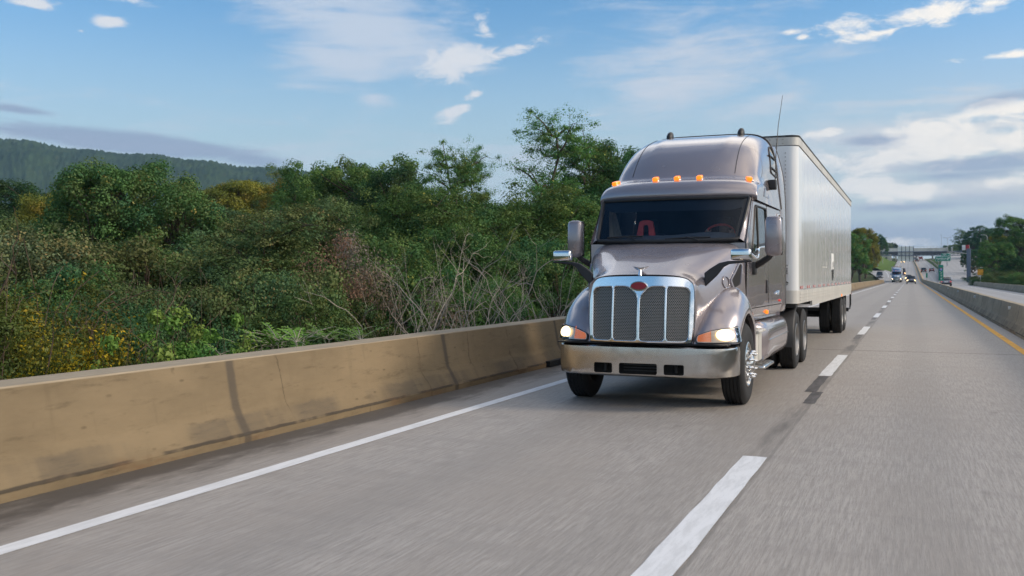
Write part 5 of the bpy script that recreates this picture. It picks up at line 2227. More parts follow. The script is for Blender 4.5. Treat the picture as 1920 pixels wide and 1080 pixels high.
car('car', 'grey-blue car driving away past the tall green mile marker', 'car', 5.35, 178, 'grey_paint', 4.7, 1.85, 1.46, 'sedan', False, False)
car('car', 'white-roofed car just ahead of the grey-blue car by the tall green marker', 'car', 6.3, 205, 'white_paint', 4.6, 1.85, 1.5, 'suv', False, False)
car('suv', 'black suv climbing towards the overpass in the far carriageway', 'suv', 4.6, 640, 'black_paint', 4.8, 2.0, 1.9, 'suv', False, False)


def box_truck(label, x, y, paintm, cabm, Wd=2.5, Hh=3.7, L=8):
    t = thing('box_truck', label, 'truck', (x + xr(y), y, zr(y)), PI)
    m = MB()
    m.rbox(-Wd / 2, Wd / 2, 2.2, L, .95, Hh, .05)
    m.build('cargo_box', paintm, t)
    m = MB()
    m.grid(loft([[(px_, yy, pz) for px_, pz in sect(1.05 * k, .5, zt, 5)] for yy, k, zt in ((0, .9, 1.3), (.2, 1, 1.6), (.7, 1, 2.3), (1.2, .95, 2.6), (2.1, .95, 2.65))], 1, 3), True)
    m.build('cab', cabm, t, 50)
    for yy in (.9, L - 1.6):
        for sx in (-1, 1):
            m = MB()
            m.lathe([(.25, -.14), (.46, -.14), (.48, 0), (.46, .14), (.25, .14)], (sx * 1.0, yy, .48), 'x', 18)
            m.build('wheel', 'rubber', t, 40)
    for sx in (-1, 1):
        m = MB()
        m.rbox(sx * 1.0 - .12, sx * 1.0 + .12, L - .01, L + .05, .8, 1.0, .02)
        m.build('tail_light', 'red_lens', t)
    m = MB()
    m.box(-.02, .02, L, L + .012, 1.0, Hh - .1)
    m.box(-Wd / 2 + .1, Wd / 2 - .1, L - .3, L + .06, .6, .75)
    m.build('rear_doors', 'steel_galv', t)
    return t


box_truck('white box truck seen from behind under the overpass, right of the red one', 7.4, 840, 'white_paint', 'red_paint')
box_truck('white box truck passing under the overpass beside the median', 4.9, 905, 'white_paint', 'white_paint', 2.5, 3.5)
box_truck('red box truck under the overpass between two white ones', 7.7, 700, 'red_paint', 'red_paint', 2.3, 2.6, 6)
car('van', 'white van in the far carriageway just short of the overpass', 'van', 3.9, 690, 'white_paint', 5.4, 2.0, 2.2, 'van', False, False)

# the oncoming blue tractor and its trailer, built like the near one
BX, BY = -3.42, 268
REC = {'truck_paint': 'blue_paint', 'head_lamp': 'far_lamp'}
b = copy_tree(truck, None, REC)
b.location = (BX + xr(BY), BY, zr(BY))
b['label'] = 'small bright blue semi truck with two glowing headlights far down the same lane'
b['category'] = 'semi truck'
for ch in b.children:
    if ch.name.startswith('headlight'):
        # the lamp glare one sees from afar comes from the full beam bowls
        for g in ch.children:
            if g.name.startswith('lamp_bulb'):
                g.scale = (1, 1, 1)
b2 = copy_tree(trailer, None)
b2.location = (BX + xr(BY), BY + 5.78, zr(BY + 8))
b2['label'] = 'white box trailer towed by the small blue truck far down the lane'
# ------------------------------------------------------------------ plants
def leaf_cloud(cent, rad, cnt, size, rng, flat=.8, out=.6, aspect=.55, up=.35, fold=.25):
    """rhombic leaves scattered through a set of clumps; returns vertices (n,4,3)"""
    V, T = [], []
    for (c, r, n) in zip(cent, rad, cnt):
        T.append(np.full(n, rng.uniform(0, 1) ** 1.2))
        d = rng.normal(size=(n, 3))
        d /= np.linalg.norm(d, axis=1)[:, None]
        rr = r * rng.uniform(0, 1, n) ** out
        p = np.array(c) + d * rr[:, None] * np.array([1, 1, flat])
        nrm = d * 1.05 + rng.normal(size=(n, 3)) * .5 + np.array([0, 0, up])
        nrm /= np.linalg.norm(nrm, axis=1)[:, None]
        ax = np.cross(nrm, rng.normal(size=(n, 3)))
        ax /= np.linalg.norm(ax, axis=1)[:, None] + 1e-9
        bx = np.cross(nrm, ax)
        s = (size * rng.uniform(.55, 1.35, n))[:, None]
        a = p - ax * s * .5
        t = p + ax * s * .5 - nrm * s * fold * .4
        l = p + bx * s * aspect * .5 + nrm * s * fold * .3
        q = p - bx * s * aspect * .5 + nrm * s * fold * .3
        V.append(np.stack([a, l, t, q], 1))
    return np.concatenate(V), np.concatenate(T)


def quads_mesh(name, V, mat):
    V, T = V if isinstance(V, tuple) else (V, np.full(len(V), .6))
    n = len(V)
    me = bpy.data.meshes.new(name)
    me.vertices.add(n * 4)
    me.vertices.foreach_set('co', V.reshape(-1).astype(np.float32))
    me.loops.add(n * 4)
    me.loops.foreach_set('vertex_index', np.arange(n * 4, dtype=np.int32))
    me.polygons.add(n)
    me.polygons.foreach_set('loop_start', np.arange(0, n * 4, 4, dtype=np.int32))
    me.update()
    me.attributes.new('spray', 'FLOAT', 'FACE').data.foreach_set('value', T.astype(np.float32))
    me.materials.append(MATS[mat])
    return me


def mesh_of(mb, name, mat):
    o = mb.build(name, mat, None, 60)
    me = o.data
    bpy.data.objects.remove(o)
    return me


def wander(p, q, rng, amp, n=4):
    p, q = np.array(p, float), np.array(q, float)
    out = [p]
    for k in range(1, n):
        out.append(p + (q - p) * k / n + rng.normal(size=3) * amp * np.linalg.norm(q - p) * .5)
    out.append(q)
    return cr(out, 2)


def broadleaf(seed, H=11, Rad=4.0, crown0=.28, nclump=64, leaf=.115, per=786, mat='leaf_oak', bark='bark', flat=.85, crad=(.30, .60), lobes=6):
    """round-headed tree: several big lobes each made of leaf clumps"""
    rng = np.random.default_rng(seed)
    zc = H * (crown0 + 1) / 2
    ez = H * (1 - crown0) / 2
    lob = []
    for k in range(lobes):
        a = 2 * PI * k / lobes + rng.uniform(-.5, .5)
        lob.append((np.array([math.cos(a) * Rad * .48, math.sin(a) * Rad * .48, zc + rng.uniform(-.35, .45) * ez]), Rad * rng.uniform(.42, .62)))
    lob.append((np.array([0, 0, zc + ez * .45]), Rad * .55))
    lob.append((np.array([rng.uniform(-.2, .2) * Rad, rng.uniform(-.2, .2) * Rad, zc - ez * .2]), Rad * .6))
    C, Rr, N = [], [], []
    bumps = rng.normal(size=(lobes * 4, 3))
    bumps /= np.linalg.norm(bumps, axis=1)[:, None]
    bamp = rng.uniform(.12, .46, len(bumps))
    for k in range(nclump):
        d = rng.normal(size=3)
        d[2] = d[2] if d[2] > -.25 * abs(rng.normal()) - .3 else -d[2]
        d /= np.linalg.norm(d)
        sq = 1 / (abs(d[0]) ** 2.5 + abs(d[1]) ** 2.5 + abs(d[2]) ** 2.5) ** .4
        e = .68 * sq * (1 + float((bamp * np.exp(-(1 - bumps @ d) / .065)).max()) + rng.uniform(-.06, .06))
        if k % 4 == 0:
            e *= rng.uniform(.45, .8)
        c = np.array([0, 0, zc]) + d * e * np.array([Rad, Rad, ez * 1.12])
        C.append(c)
        r = rng.uniform(*crad) * Rad / 4
        Rr.append(r)
        N.append(int(per * (r / (Rad / 4)) ** 1.5))
    V = leaf_cloud(C, Rr, N, leaf, rng, flat, .42, .70, .5)
    crown = quads_mesh('crown', V, mat)
    m = MB()
    tb = np.array([0, 0, -1.2])
    fork = np.array([rng.uniform(-.2, .2), rng.uniform(-.2, .2), H * crown0])
    m.tube(wander(tb, fork, rng, .05), [.030 * H * (1 - .35 * k / 8) for k in range(9)], 8)
    for lc, lr in lob:
        path = wander(fork, lc, rng, .12)
        m.tube(path, [.016 * H * (1 - .75 * k / 8) for k in range(9)], 6)
    for c in C[::2]:
        lc = min(lob, key=lambda l: np.linalg.norm(l[0] - c))[0]
        m.tube(wander(lc, c, rng, .12, 3), [.005 * H * (1 - .7 * k / 6) for k in range(7)], 4)
    return mesh_of(m, 'trunk', bark), crown, H


def locust(seed, H=15, Rad=3.2, mat='leaf_locust', leaf=.20, nb=26, per=62, airy=1.0):
    """open feathery tree: ascending limbs carrying flat sprays of small leaflets"""
    rng = np.random.default_rng(seed)
    m = MB()
    C, Rr, N = [], [], []
    top = np.array([rng.uniform(-.4, .4), rng.uniform(-.4, .4), H])
    trunk = wander((0, 0, -1.2), top, rng, .045, 6)
    nt = len(trunk)
    m.tube(trunk, [.020 * H * (1 - .93 * k / (nt - 1)) for k in range(nt)], 7)
    for b in range(nb):
        t = .26 + .72 * (b + rng.uniform(0, 1)) / nb
        p = trunk[min(int(t * (nt - 1)), nt - 1)]
        a = b * 2.4 + rng.uniform(-.5, .5)
        ln = Rad * (1.18 - .82 * t ** 1.6) * rng.uniform(.65, 1.25)
        q = p + np.array([math.cos(a) * ln, math.sin(a) * ln, ln * rng.uniform(.25, .75)])
        path = wander(p, q, rng, .14)
        m.tube(path, [.0065 * H * (1 - .15 * t) * (1 - .8 * k / (len(path) - 1)) for k in range(len(path))], 5)
        for k in range(int(15 * airy)):
            s = rng.uniform(.25, 1.06)
            base = np.array(path[min(int(s * (len(path) - 1)), len(path) - 1)])
            c = base + rng.normal(size=3) * np.array([.52, .52, .34]) * (Rad / 3.2)
            C.append(c)
            Rr.append(rng.uniform(.30, .80) * Rad / 3.2)
            N.append(int(per * rng.uniform(.6, 1.3)))
            if k % 3 == 0:
                m.tube([base, (base + c) / 2 + rng.normal(size=3) * .05, c], [.012, .009, .004], 4)
    V = leaf_cloud(C, Rr, N, leaf, rng, .55, .7, .5, .7)
    return mesh_of(m, 'trunk', 'bark'), quads_mesh('crown', V, mat), H


def shrub(seed, H=5, Rad=2.6, mat='leaf_olive', leaf=.06, stems=13, per=950, clumps=120, bark='twig_brown', hollow=.12):
    """many-stemmed thicket bush, twiggy low down"""
    rng = np.random.default_rng(seed)
    m = MB()
    C, Rr, N = [], [], []
    tips = []
    for k in range(stems):
        a = rng.uniform(0, 2 * PI)
        r = Rad * rng.uniform(.1, .95)
        tip = np.array([math.cos(a) * r, math.sin(a) * r, H * rng.uniform(.62, 1.0) * (1 - .35 * (r / Rad) ** 2)])
        path = wander((math.cos(a) * r * .25, math.sin(a) * r * .25, -.8), tip, rng, .10, 5)
        m.tube(path, [.006 * H * (1 - .85 * j / (len(path) - 1)) for j in range(len(path))], 5)
        tips.append(path)
        for j in range(4):
            b0 = np.array(path[rng.integers(3, len(path))])
            b1 = b0 + rng.normal(size=3) * np.array([.5, .5, .4]) * H / 5 + np.array([0, 0, .35])
            m.tube(wander(b0, b1, rng, .15, 3), [.0024 * H, .002 * H, .0017 * H, .0014 * H, .0012 * H, .001 * H, .0007 * H], 4)
    for _ in range(clumps):
        path = tips[rng.integers(len(tips))]
        s = hollow + (1 - hollow) * rng.uniform(0, 1) ** .7
        c = np.array(path[min(int(s * (len(path) - 1)), len(path) - 1)]) + rng.normal(size=3) * .32 * Rad / 2.6
        C.append(c)
        Rr.append(rng.uniform(.38, .75) * Rad / 2.6)
        N.append(int(per * rng.uniform(.5, 1.3)))
    V = leaf_cloud(C, Rr, N, leaf, rng, .8, .65, .5, .4)
    return mesh_of(m, 'stems', bark), quads_mesh('foliage', V, mat), H


def bare_bush(seed, H=4.5, stems=4, spread=2.2, mat='bark_pale'):
    """leafless grey shrub: forking stems, twigs to the fourth order"""
    rng = np.random.default_rng(seed)
    m = MB()

    def grow(p, d, ln, r, lev):
        n = 4
        pts = [p]
        q = np.array(p)
        for k in range(n):
            d = d + rng.normal(size=3) * .16
            d[2] += .05
            d /= np.linalg.norm(d)
            q = q + d * ln / n
            pts.append(q)
        m.tube(pts, [r * (1 - .45 * k / n) for k in range(n + 1)], 5 if lev < 2 else 4, cap=False)
        if lev < 4:
            for k in range((3, 2, 2, 2)[lev]):
                i = rng.integers(1, n + 1)
                nd = d + rng.normal(size=3) * .48
                nd[2] = abs(nd[2]) * .8 + .1
                nd /= np.linalg.norm(nd)
                grow(pts[i] if k else pts[-1], nd, ln * rng.uniform(.48, .75), r * .52, lev + 1)

    for k in range(stems):
        a = rng.uniform(0, 2 * PI)
        d = np.array([math.cos(a) * .38, math.sin(a) * .38, 1.0])
        grow(np.array([math.cos(a) * .25 * spread, math.sin(a) * .25 * spread, -.8]), d / np.linalg.norm(d), H * .5, .0085 * H, 0)
    return mesh_of(m, 'branches', mat), None, H


def sapling(seed, H=2.6, nst=5, mat='leaf_bright', leaf=.08, bark='bark_pale'):
    """young sumac-like shoots: pale stems topped with fronds of paired leaflets"""
    rng = np.random.default_rng(seed)
    m = MB()
    V = []
    for k in range(nst):
        a = rng.uniform(0, 2 * PI)
        base = np.array([math.cos(a), math.sin(a), 0]) * rng.uniform(.05, .7)
        base[2] = -.6
        top = base + np.array([rng.normal() * .25, rng.normal() * .25, H * rng.uniform(.7, 1.0) + .6])
        st = wander(base, top, rng, .05, 4)
        m.tube(st, [.016 * (1 - .5 * j / (len(st) - 1)) for j in range(len(st))], 5)
        for f in range(36):
            o = np.array(st[rng.integers(int(len(st) * .55), len(st))])
            b = rng.uniform(0, 2 * PI)
            L = rng.uniform(.25, .55)
            d = np.array([math.cos(b), math.sin(b), rng.uniform(.2, .9)])
            pts = [o + d * L * t + np.array([0, 0, -.35 * L * t * t]) for t in np.linspace(0, 1, 8)]
            m.tube(pts, .005, 4, cap=False)
            side = np.cross(d, [0, 0, 1])
            side /= np.linalg.norm(side)
            for i in range(2, 8):
                for sg_ in (-1, 1):
                    lf = leaf * rng.uniform(.8, 1.3)
                    p = pts[i]
                    e = p + (side * sg_ * .85 + d * .35 + np.array([0, 0, rng.uniform(-.35, .1)])) * lf
                    w = d / np.linalg.norm(d) * lf * .24
                    mid = (p + e) / 2
                    V.append([p, mid + w, e, mid - w])
    return mesh_of(m, 'stems', bark), quads_mesh('foliage', np.array(V), mat), H


PROTO = {}


def proto(key):
    if key not in PROTO:
        kind, args = SPEC[key]
        wood, leaves, H = kind(**args)
        zmax = 0
        for me in (leaves or wood,):
            if me:
                a = np.empty(len(me.vertices) * 3, np.float32)
                me.vertices.foreach_get('co', a)
                zmax = max(zmax, float(np.percentile(a[2::3], 99.8)))
        PROTO[key] = (wood, leaves, zmax)
    return PROTO[key]


SPEC = {
    'brt_a': (shrub, dict(seed=71, H=3, Rad=.95, mat='leaf_bright', leaf=.075, stems=6, per=170, clumps=34, bark='twig_brown', hollow=.55)),
    'brt_b': (shrub, dict(seed=72, H=2.4, Rad=.8, mat='leaf_bright', leaf=.07, stems=5, per=150, clumps=26, bark='twig_brown', hollow=.5)),
    'bush_a': (broadleaf, dict(seed=61, H=6, Rad=3.0, nclump=260, leaf=.085, per=420, lobes=5, crown0=.02, mat='leaf_olive', crad=(.35, .75), bark='twig_brown')),
    'bush_b': (broadleaf, dict(seed=62, H=6, Rad=2.8, nclump=260, leaf=.085, per=400, lobes=4, crown0=.05, mat='leaf_locust', crad=(.35, .70), bark='twig_brown')),
    'bush_c': (broadleaf, dict(seed=63, H=6, Rad=3.2, nclump=260, leaf=.08, per=360, lobes=6, crown0=.0, mat='leaf_tan', crad=(.35, .75), bark='twig_brown')),
    'bush_d': (broadleaf, dict(seed=64, H=6, Rad=2.9, nclump=260, leaf=.09, per=420, lobes=5, crown0=.0, mat='leaf_oak', crad=(.35, .70), bark='twig_brown')),
    'oak_a': (broadleaf, dict(seed=11, H=12, Rad=4.6, nclump=400, leaf=.115, per=717, lobes=7, crown0=.2)),
    'oak_b': (broadleaf, dict(seed=12, H=12, Rad=4.4, nclump=330, leaf=.115, per=614, mat='leaf_deep', crown0=.18)),
    'oak_c': (broadleaf, dict(seed=13, H=11, Rad=4.0, nclump=310, leaf=.11, per=614, mat='leaf_locust', crown0=.2, lobes=5)),
    'oak_d': (broadleaf, dict(seed=14, H=11, Rad=4.2, nclump=310, leaf=.11, per=614, mat='leaf_gold', crown0=.2)),
    'oak_e': (broadleaf, dict(seed=15, H=10, Rad=4.4, nclump=310, leaf=.11, per=614, mat='leaf_olive', crown0=.12)),
    'loc_a': (locust, dict(seed=21, H=15, Rad=3.4, nb=34, per=105, leaf=.11)),
    'loc_b': (locust, dict(seed=22, H=14, Rad=3.0, nb=30, per=105, leaf=.11)),
    'loc_c': (locust, dict(seed=23, H=10, Rad=3.6, nb=32, per=190, leaf=.105, airy=1.5)),
    'loc_d': (locust, dict(seed=24, H=10, Rad=3.4, nb=30, per=190, leaf=.105, mat='leaf_olive', airy=1.3)),
    'shr_a': (shrub, dict(seed=31, H=5, Rad=2.8)),
    'shr_b': (shrub, dict(seed=32, H=5, Rad=2.8, mat='leaf_tan', per=800, hollow=.15)),
    'shr_c': (shrub, dict(seed=33, H=5, Rad=2.8, mat='leaf_deep', per=950)),
    'shr_d': (shrub, dict(seed=34, H=4.5, Rad=2.3, mat='leaf_rust', leaf=.055, per=420, clumps=44, hollow=.78)),
    'shr_e': (shrub, dict(seed=35, H=5, Rad=2.8, mat='leaf_locust', per=900)),
    'yel': (shrub, dict(seed=36, H=4.2, Rad=1.9, mat='leaf_yellow', leaf=.05, per=620, clumps=90, hollow=.1)),
    'bare_a': (bare_bush, dict(seed=41)),
    'bare_b': (bare_bush, dict(seed=42, H=5.2, stems=4)),
    'bare_c': (bare_bush, dict(seed=45, H=4.6, stems=7, mat='twig_brown')),
    'sap_a': (sapling, dict(seed=51, H=2.8, nst=4)),
    'sap_b': (sapling, dict(seed=52, H=1.7, nst=6)),
    'sap_c': (sapling, dict(seed=53, H=2.2, nst=5, bark='twig_brown')),
}


def plant(key, px, depth, py_top, label, width=1.0, name=None, cat=None, group=None, rot=None, zoff=0.0):
    """stand a plant on the ground `depth` metres out below column px, tall enough to reach row py_top"""
    wood, leaves, H = proto(key)
    x, y = from_view(px, depth)
    gz = float(ground_z(x, y))
    h = max(1.0, height_at(py_top, depth) - gz - zoff)
    s = h / H
    kind = SPEC[key][0]
    nm = name or {broadleaf: 'broadleaf_tree', locust: 'locust_tree', shrub: 'shrub', bare_bush: 'bare_shrub', sapling: 'sapling'}[kind]
    ct = cat or ('tree' if kind in (broadleaf, locust) else 'sapling' if kind is sapling else 'shrub')
    t = thing(nm, label, ct, (x, y, gz + zoff), random.uniform(0, 6.28) if rot is None else rot, group)
    t.scale = (s * width, s * width, s)
    link({broadleaf: 'trunk', locust: 'trunk', shrub: 'stems', bare_bush: 'branches', sapling: 'stems'}[kind], wood, t)
    if leaves:
        link('crown' if kind in (broadleaf, locust) else 'foliage', leaves, t)
    return t


WOOD = 'trees packed together in the wood left of the road'
# the named trees along the left skyline
plant('oak_a', 240, 44, 302, 'large round-headed dark green tree standing highest at left, before the hill', 1.0)
plant('oak_b', 62, 78, 342, 'dark green tree low against the hill at the left edge', 1.25)
plant('oak_d', 150, 62, 352, 'tree with yellowish crown tucked left behind the large round-headed tree', .9)
plant('oak_b', 360, 50, 372, 'dark tree in the shade right behind the large round-headed tree', .95)
plant('oak_d', 440, 120, 342, 'yellow-green tree on the skyline below the ridge, right of the large round tree', 1.3)
plant('oak_c', 500, 150, 345, 'small green tree on the skyline where the ridge drops away', 1.2)
plant('loc_d', 542, 95, 322, 'thin brownish tree standing out where the ridge meets the trees', .8)
plant('oak_c', 625, 72, 308, 'bright green tree on the skyline left of the middle', 1.0)
plant('oak_c', 680, 68, 292, 'tall green tree with yellow-tinged top, middle of the skyline clump', .95)
plant('oak_b', 735, 64, 318, 'dark glossy tree right of the yellow-tinged one on the skyline', .85)
plant('oak_d', 590, 82, 335, 'olive-yellow tree at the left foot of the skyline clump', 1.0)
plant('loc_b', 832, 56, 264, 'feathery locust tree with open top, left one of the close pair', .85)
plant('loc_a', 897, 58, 270, 'feathery locust tree with narrow top, right one of the close pair', .62)
plant('loc_a', 1030, 52, 214, 'tallest feathery locust tree, open top against the sky left of the truck', .98)
plant('loc_b', 1092, 56, 240, 'feathery locust tree leaning out just right of the tallest one', .8)
plant('oak_b', 1160, 58, 275, 'dense dark tree right behind the truck cab', 1.0)
plant('oak_c', 1215, 66, 292, 'dense green tree hidden mostly by the truck roof', 1.0)
plant('oak_e', 960, 62, 385, 'brownish low tree in the gap between the locusts', 1.0)
# second storey
plant('loc_d', 520, 40, 385, 'olive feathery tree below the skyline, left of the rusty bush', 1.15)
plant('loc_d', 430, 42, 415, 'dull olive tree under the dark shaded tree', 1.0)
plant('oak_e', 620, 46, 372, 'olive broad tree in front of the skyline clump', .9)
plant('oak_b', 700, 46, 400, 'dark green tree above the rusty bush', .95)
plant('loc_c', 775, 42, 352, 'mid-green feathery tree in front of the locust pair', 1.05)
plant('loc_c', 860, 40, 360, 'mid-green spreading tree below the locust pair', 1.1)
plant('loc_c', 935, 42, 392, 'mid-green tree behind the bare grey branches', 1.0)
plant('loc_c', 1010, 42, 352, 'deep green spreading tree under the tallest locust', 1.15)
plant('loc_c', 1090, 42, 385, 'deep green tree behind the left mirror of the truck', 1.1)
plant('oak_b', 985, 48, 400, 'dark leafy tree between the tallest locust and the bare branches', .9)
plant('oak_e', 20, 50, 410, 'olive tree at the left edge below the dark ones', .9)
plant('oak_e', 120, 46, 420, 'olive tree left of the large round tree, low down', .8)
# shrub storey
SH = [('bush_c', 12, 30, 432, 'tan olive bush at the left edge above the yellow-leaved bush', .9),
      ('bush_d', 88, 27, 500, 'grey-green bush between the left edge and the large round tree', .8),
      ('bush_a', 175, 31, 452, 'broad olive bush below the left half of the large round tree', 1.0),
      ('shr_a', 215, 24, 540, 'twiggy low shrub left of the tall bright sapling', 1.0),
      ('bush_b', 275, 33, 470, 'mid-green bush under the right half of the large round tree', .75),
      ('bush_a', 320, 25, 535, 'olive bush just behind the tall bright sapling', .8),
      ('shr_c', 398, 34, 490, 'dark twiggy shrub in the shaded hollow right of the large round tree', 1.0),
      ('bush_c', 425, 29, 590, 'low brown-green bush in the dark middle of the thicket', .8),
      ('loc_d', 492, 30, 398, 'big feathery olive bush-like tree standing in the middle of the thicket', 1.25),
      ('bush_a', 530, 26, 505, 'olive bush left of the rusty-leaved bush', .8),
      ('bush_b', 585, 24, 545, 'green bush low behind the bright saplings', .85),
      ('loc_d', 592, 32, 420, 'feathery olive tree directly left of the rusty-leaved bush', 1.0),
      ('bush_d', 655, 27, 540, 'dark low bush under the rusty-leaved bush', .8),
      ('bush_b', 735, 31, 445, 'green bush below the mid-green trees, right of the rusty bush', .9),
      ('bush_b', 812, 29, 500, 'yellowish green bush behind the left bare grey shrubs', .8),
      ('loc_c', 880, 33, 420, 'light feathery green tree behind the tallest bare grey shrub', .9),
      ('bush_b', 935, 29, 520, 'light green bush between the middle bare grey shrubs', .85),
      ('bush_d', 990, 32, 470, 'green bush behind the right-hand bare grey shrubs', .9),
      ('bush_d', 1062, 34, 450, 'dark green bush beside the left mirror of the truck', .9)]
for key, px, dp, top, lab, wd in SH:
    plant(key, px, dp, top, lab, wd, **({} if key[:3] == 'loc' else dict(name='shrub', cat='shrub')))
plant('shr_d', 668, 28, 438, 'rusty pink-brown leaved bush in the middle of the thicket', .7)
plant('yel', 55, 14.5, 530, 'bush with bright yellow autumn leaves at the left behind the parapet', .95)
plant('yel', -25, 13.2, 575, 'yellow-flecked bush cut by the left picture edge', 1.0)
plant('yel', 115, 15.5, 625, 'low yellow-flecked bush right of the taller yellow one', .8)
plant('shr_c', 150, 20, 560, 'dark leafy shrub right of the yellow-leaved bushes', 1.0)
plant('shr_c', 230, 19, 600, 'dark low shrub left of the bright tall sapling', 1.0)
# leafless grey shrubs
for key, px, dp, top, w, lab in (('bare_b', 700, 25, 500, .55, 'leafless grey shrub leaning left beside the rusty bush'),
                                 ('bare_a', 770, 24, 478, .6, 'leafless grey shrub with a tall forked stem, second from the rusty bush'),
                                 ('bare_b', 890, 25, 415, .6, 'tallest leafless grey shrub in the middle of the bare ones'),
                                 ('bare_a', 960, 24, 462, .9, 'leafless grey shrub with spreading fine twigs right of the tallest'),
                                 ('bare_a', 1030, 24.5, 500, .9, 'leafless grey shrub nearest the truck headlight'),
                                 ('bare_b', 840, 26, 480, .6, 'leafless grey shrub left of the tallest bare one, leaning right'),
                                 ('bare_b', 1000, 26, 450, .6, 'leafless grey shrub with long upright shoots near the left truck mirror'),
                                 ('bare_c', 380, 22, 545, .9, 'brown bare-stemmed shrub right of the bright tall sapling'),
                                 ('bare_c', 450, 23, 520, 1.0, 'brown bare-stemmed shrub in the dark middle of the thicket'),
                                 ('bare_c', 545, 22, 560, .9, 'brown bare-stemmed shrub behind the leafy bright saplings'),
                                 ('bare_c', 290, 21, 560, .9, 'brown bare-stemmed shrub left of the bright tall sapling')):
    plant(key, px, dp, top, lab, w)
# bright young growth just over the wall
for key, px, dp, top, w, lab in (('brt_a', 330, 14, 577, .95, 'tall bright green sapling just over the parapet'),
                                 ('brt_b', 415, 14.5, 590, .6, 'thin sapling with brown stems right of the tall bright one'),
                                 ('brt_b', 245, 13.5, 630, .7, 'small bright sapling left of the tall one'),
                                 ('sap_b', 505, 15, 612, 1.0, 'low leafy bright sapling, left end of the bright row over the parapet'),
                                 ('sap_b', 555, 15.5, 618, 1.0, 'low leafy bright sapling in the middle of the bright row over the parapet'),
                                 ('sap_b', 610, 16, 612, 1.0, 'low leafy bright sapling at the right end of the bright row over the parapet')):
    x, y = from_view(px, dp)
    plant(key, px, dp, top, lab, w, name='sapling', cat='sapling')
# filler trunks and crowns deeper in the wood so no gap shows bare ground
rg = random.Random(21)
for i in range(26):
    px = -120 + 1340 * i / 25 + rg.uniform(-20, 20)
    plant(rg.choice(['oak_b', 'oak_e', 'oak_c', 'loc_d']), px, rg.uniform(92, 150), 392 + rg.uniform(-8, 18), 'half-hidden tree deep in the wood behind the front row', 1.25, group=WOOD)
for i in range(22):
    px = -100 + 1180 * i / 21 + rg.uniform(-20, 20)
    plant(rg.choice(['bush_d', 'bush_a', 'shr_c', 'bush_d']), px, rg.uniform(34, 40), 500 + rg.uniform(-55, 40), 'dark undergrowth bush filling the wood below the tree crowns', 1.15, name='shrub', cat='shrub', group='undergrowth bushes in the wood')

# ---- far left of the carriageway, beyond the trailer
FL = [('oak_c', 1585, 150, 432, 'green tree right behind the rear edge of the white trailer'),
      ('oak_d', 1612, 160, 428, 'yellow-green roadside tree just right of the white trailer'),
      ('oak_c', 1622, 175, 446, 'second green roadside tree right of the white trailer, with rounded top'),
      ('oak_d', 1626, 190, 462, 'lowest roadside tree at the right end of the row beside the trailer'),
      ('oak_b', 1622, 150, 485, 'dark bushy tree at the foot of the row beside the trailer'),
      ('oak_b', 1634, 290, 490, 'dark bush overhanging the entry ramp'),
      ('oak_b', 1645, 420, 438, 'round dark tree on the skyline behind the roadside row'),
      ('oak_b', 1676, 820, 455, 'dark tree on the skyline left of the sign gantry'),
      ('oak_e', 1662, 800, 454, 'brownish far tree left of the sign gantry')]
for key, px, dp, top, lab in FL:
    if dp < 300:
        dp = max(dp, 13.5 * 1940 / (1708 - px))
    plant(key, px, dp, top, lab, 1.0)
# ---- right of the opposite carriageway
FR_ = [('oak_c', 1912, 74, 402, 'tallest bright green tree at the right edge'),
       ('oak_d', 1885, 92, 440, 'yellow-green tree left of the tallest one at the right edge'),
       ('oak_c', 1860, 112, 462, 'green tree in the middle of the right-hand row'),
       ('oak_b', 1905, 66, 478, 'dark green tree low at the right edge before the tallest one'),
       ('oak_b', 1872, 100, 492, 'dark tree at the foot of the right-hand row'),
       ('oak_e', 1838, 150, 482, 'olive tree near the left end of the right-hand row'),
       ('oak_c', 1848, 135, 500, 'small green tree low in the right-hand row'),
       ('oak_d', 1828, 185, 490, 'brownish yellow tree beside the white roadside pole'),
       ('oak_e', 1932, 60, 455, 'olive tree cut by the right picture edge'),
       ('oak_b', 1838, 420, 424, 'largest dark domed tree on the skyline right of the ramp'),
       ('oak_b', 1858, 430, 428, 'dark domed tree touching the largest one on its right'),
       ('oak_b', 1820, 440, 445, 'smaller dark tree touching the largest domed one on its left'),
       ('loc_b', 1800, 520, 428, 'thin pale feathery tree beside the twin-headed lamp post'),
       ('oak_e', 1790, 600, 458, 'small dark tree behind the overpass end'),
       ('oak_b', 1775, 640, 460, 'low dark tree left of the twin-headed lamp post'),
       ('oak_b', 1822, 360, 468, 'green bush under the domed skyline trees'),
       ('oak_c', 1870, 200, 452, 'green tree behind the right-hand row')]
for key, px, dp, top, lab in FR_:
    if dp < 400:
        dp = max(dp * .6, rg.uniform(16, 26) * 1940 / (px - 1708))
    plant(key, px, dp, top, lab, 1.15)
for i in range(14):
    px = 1832 + 9 * i
    plant(rg.choice(['shr_c', 'shr_a', 'shr_e']), px, rg.uniform(13.5, 15.5) * 1940 / (px - 1708), 514 + rg.uniform(-10, 6), 'low bush along the foot of the right-hand trees', 1.6, group='bushes behind the far parapet')
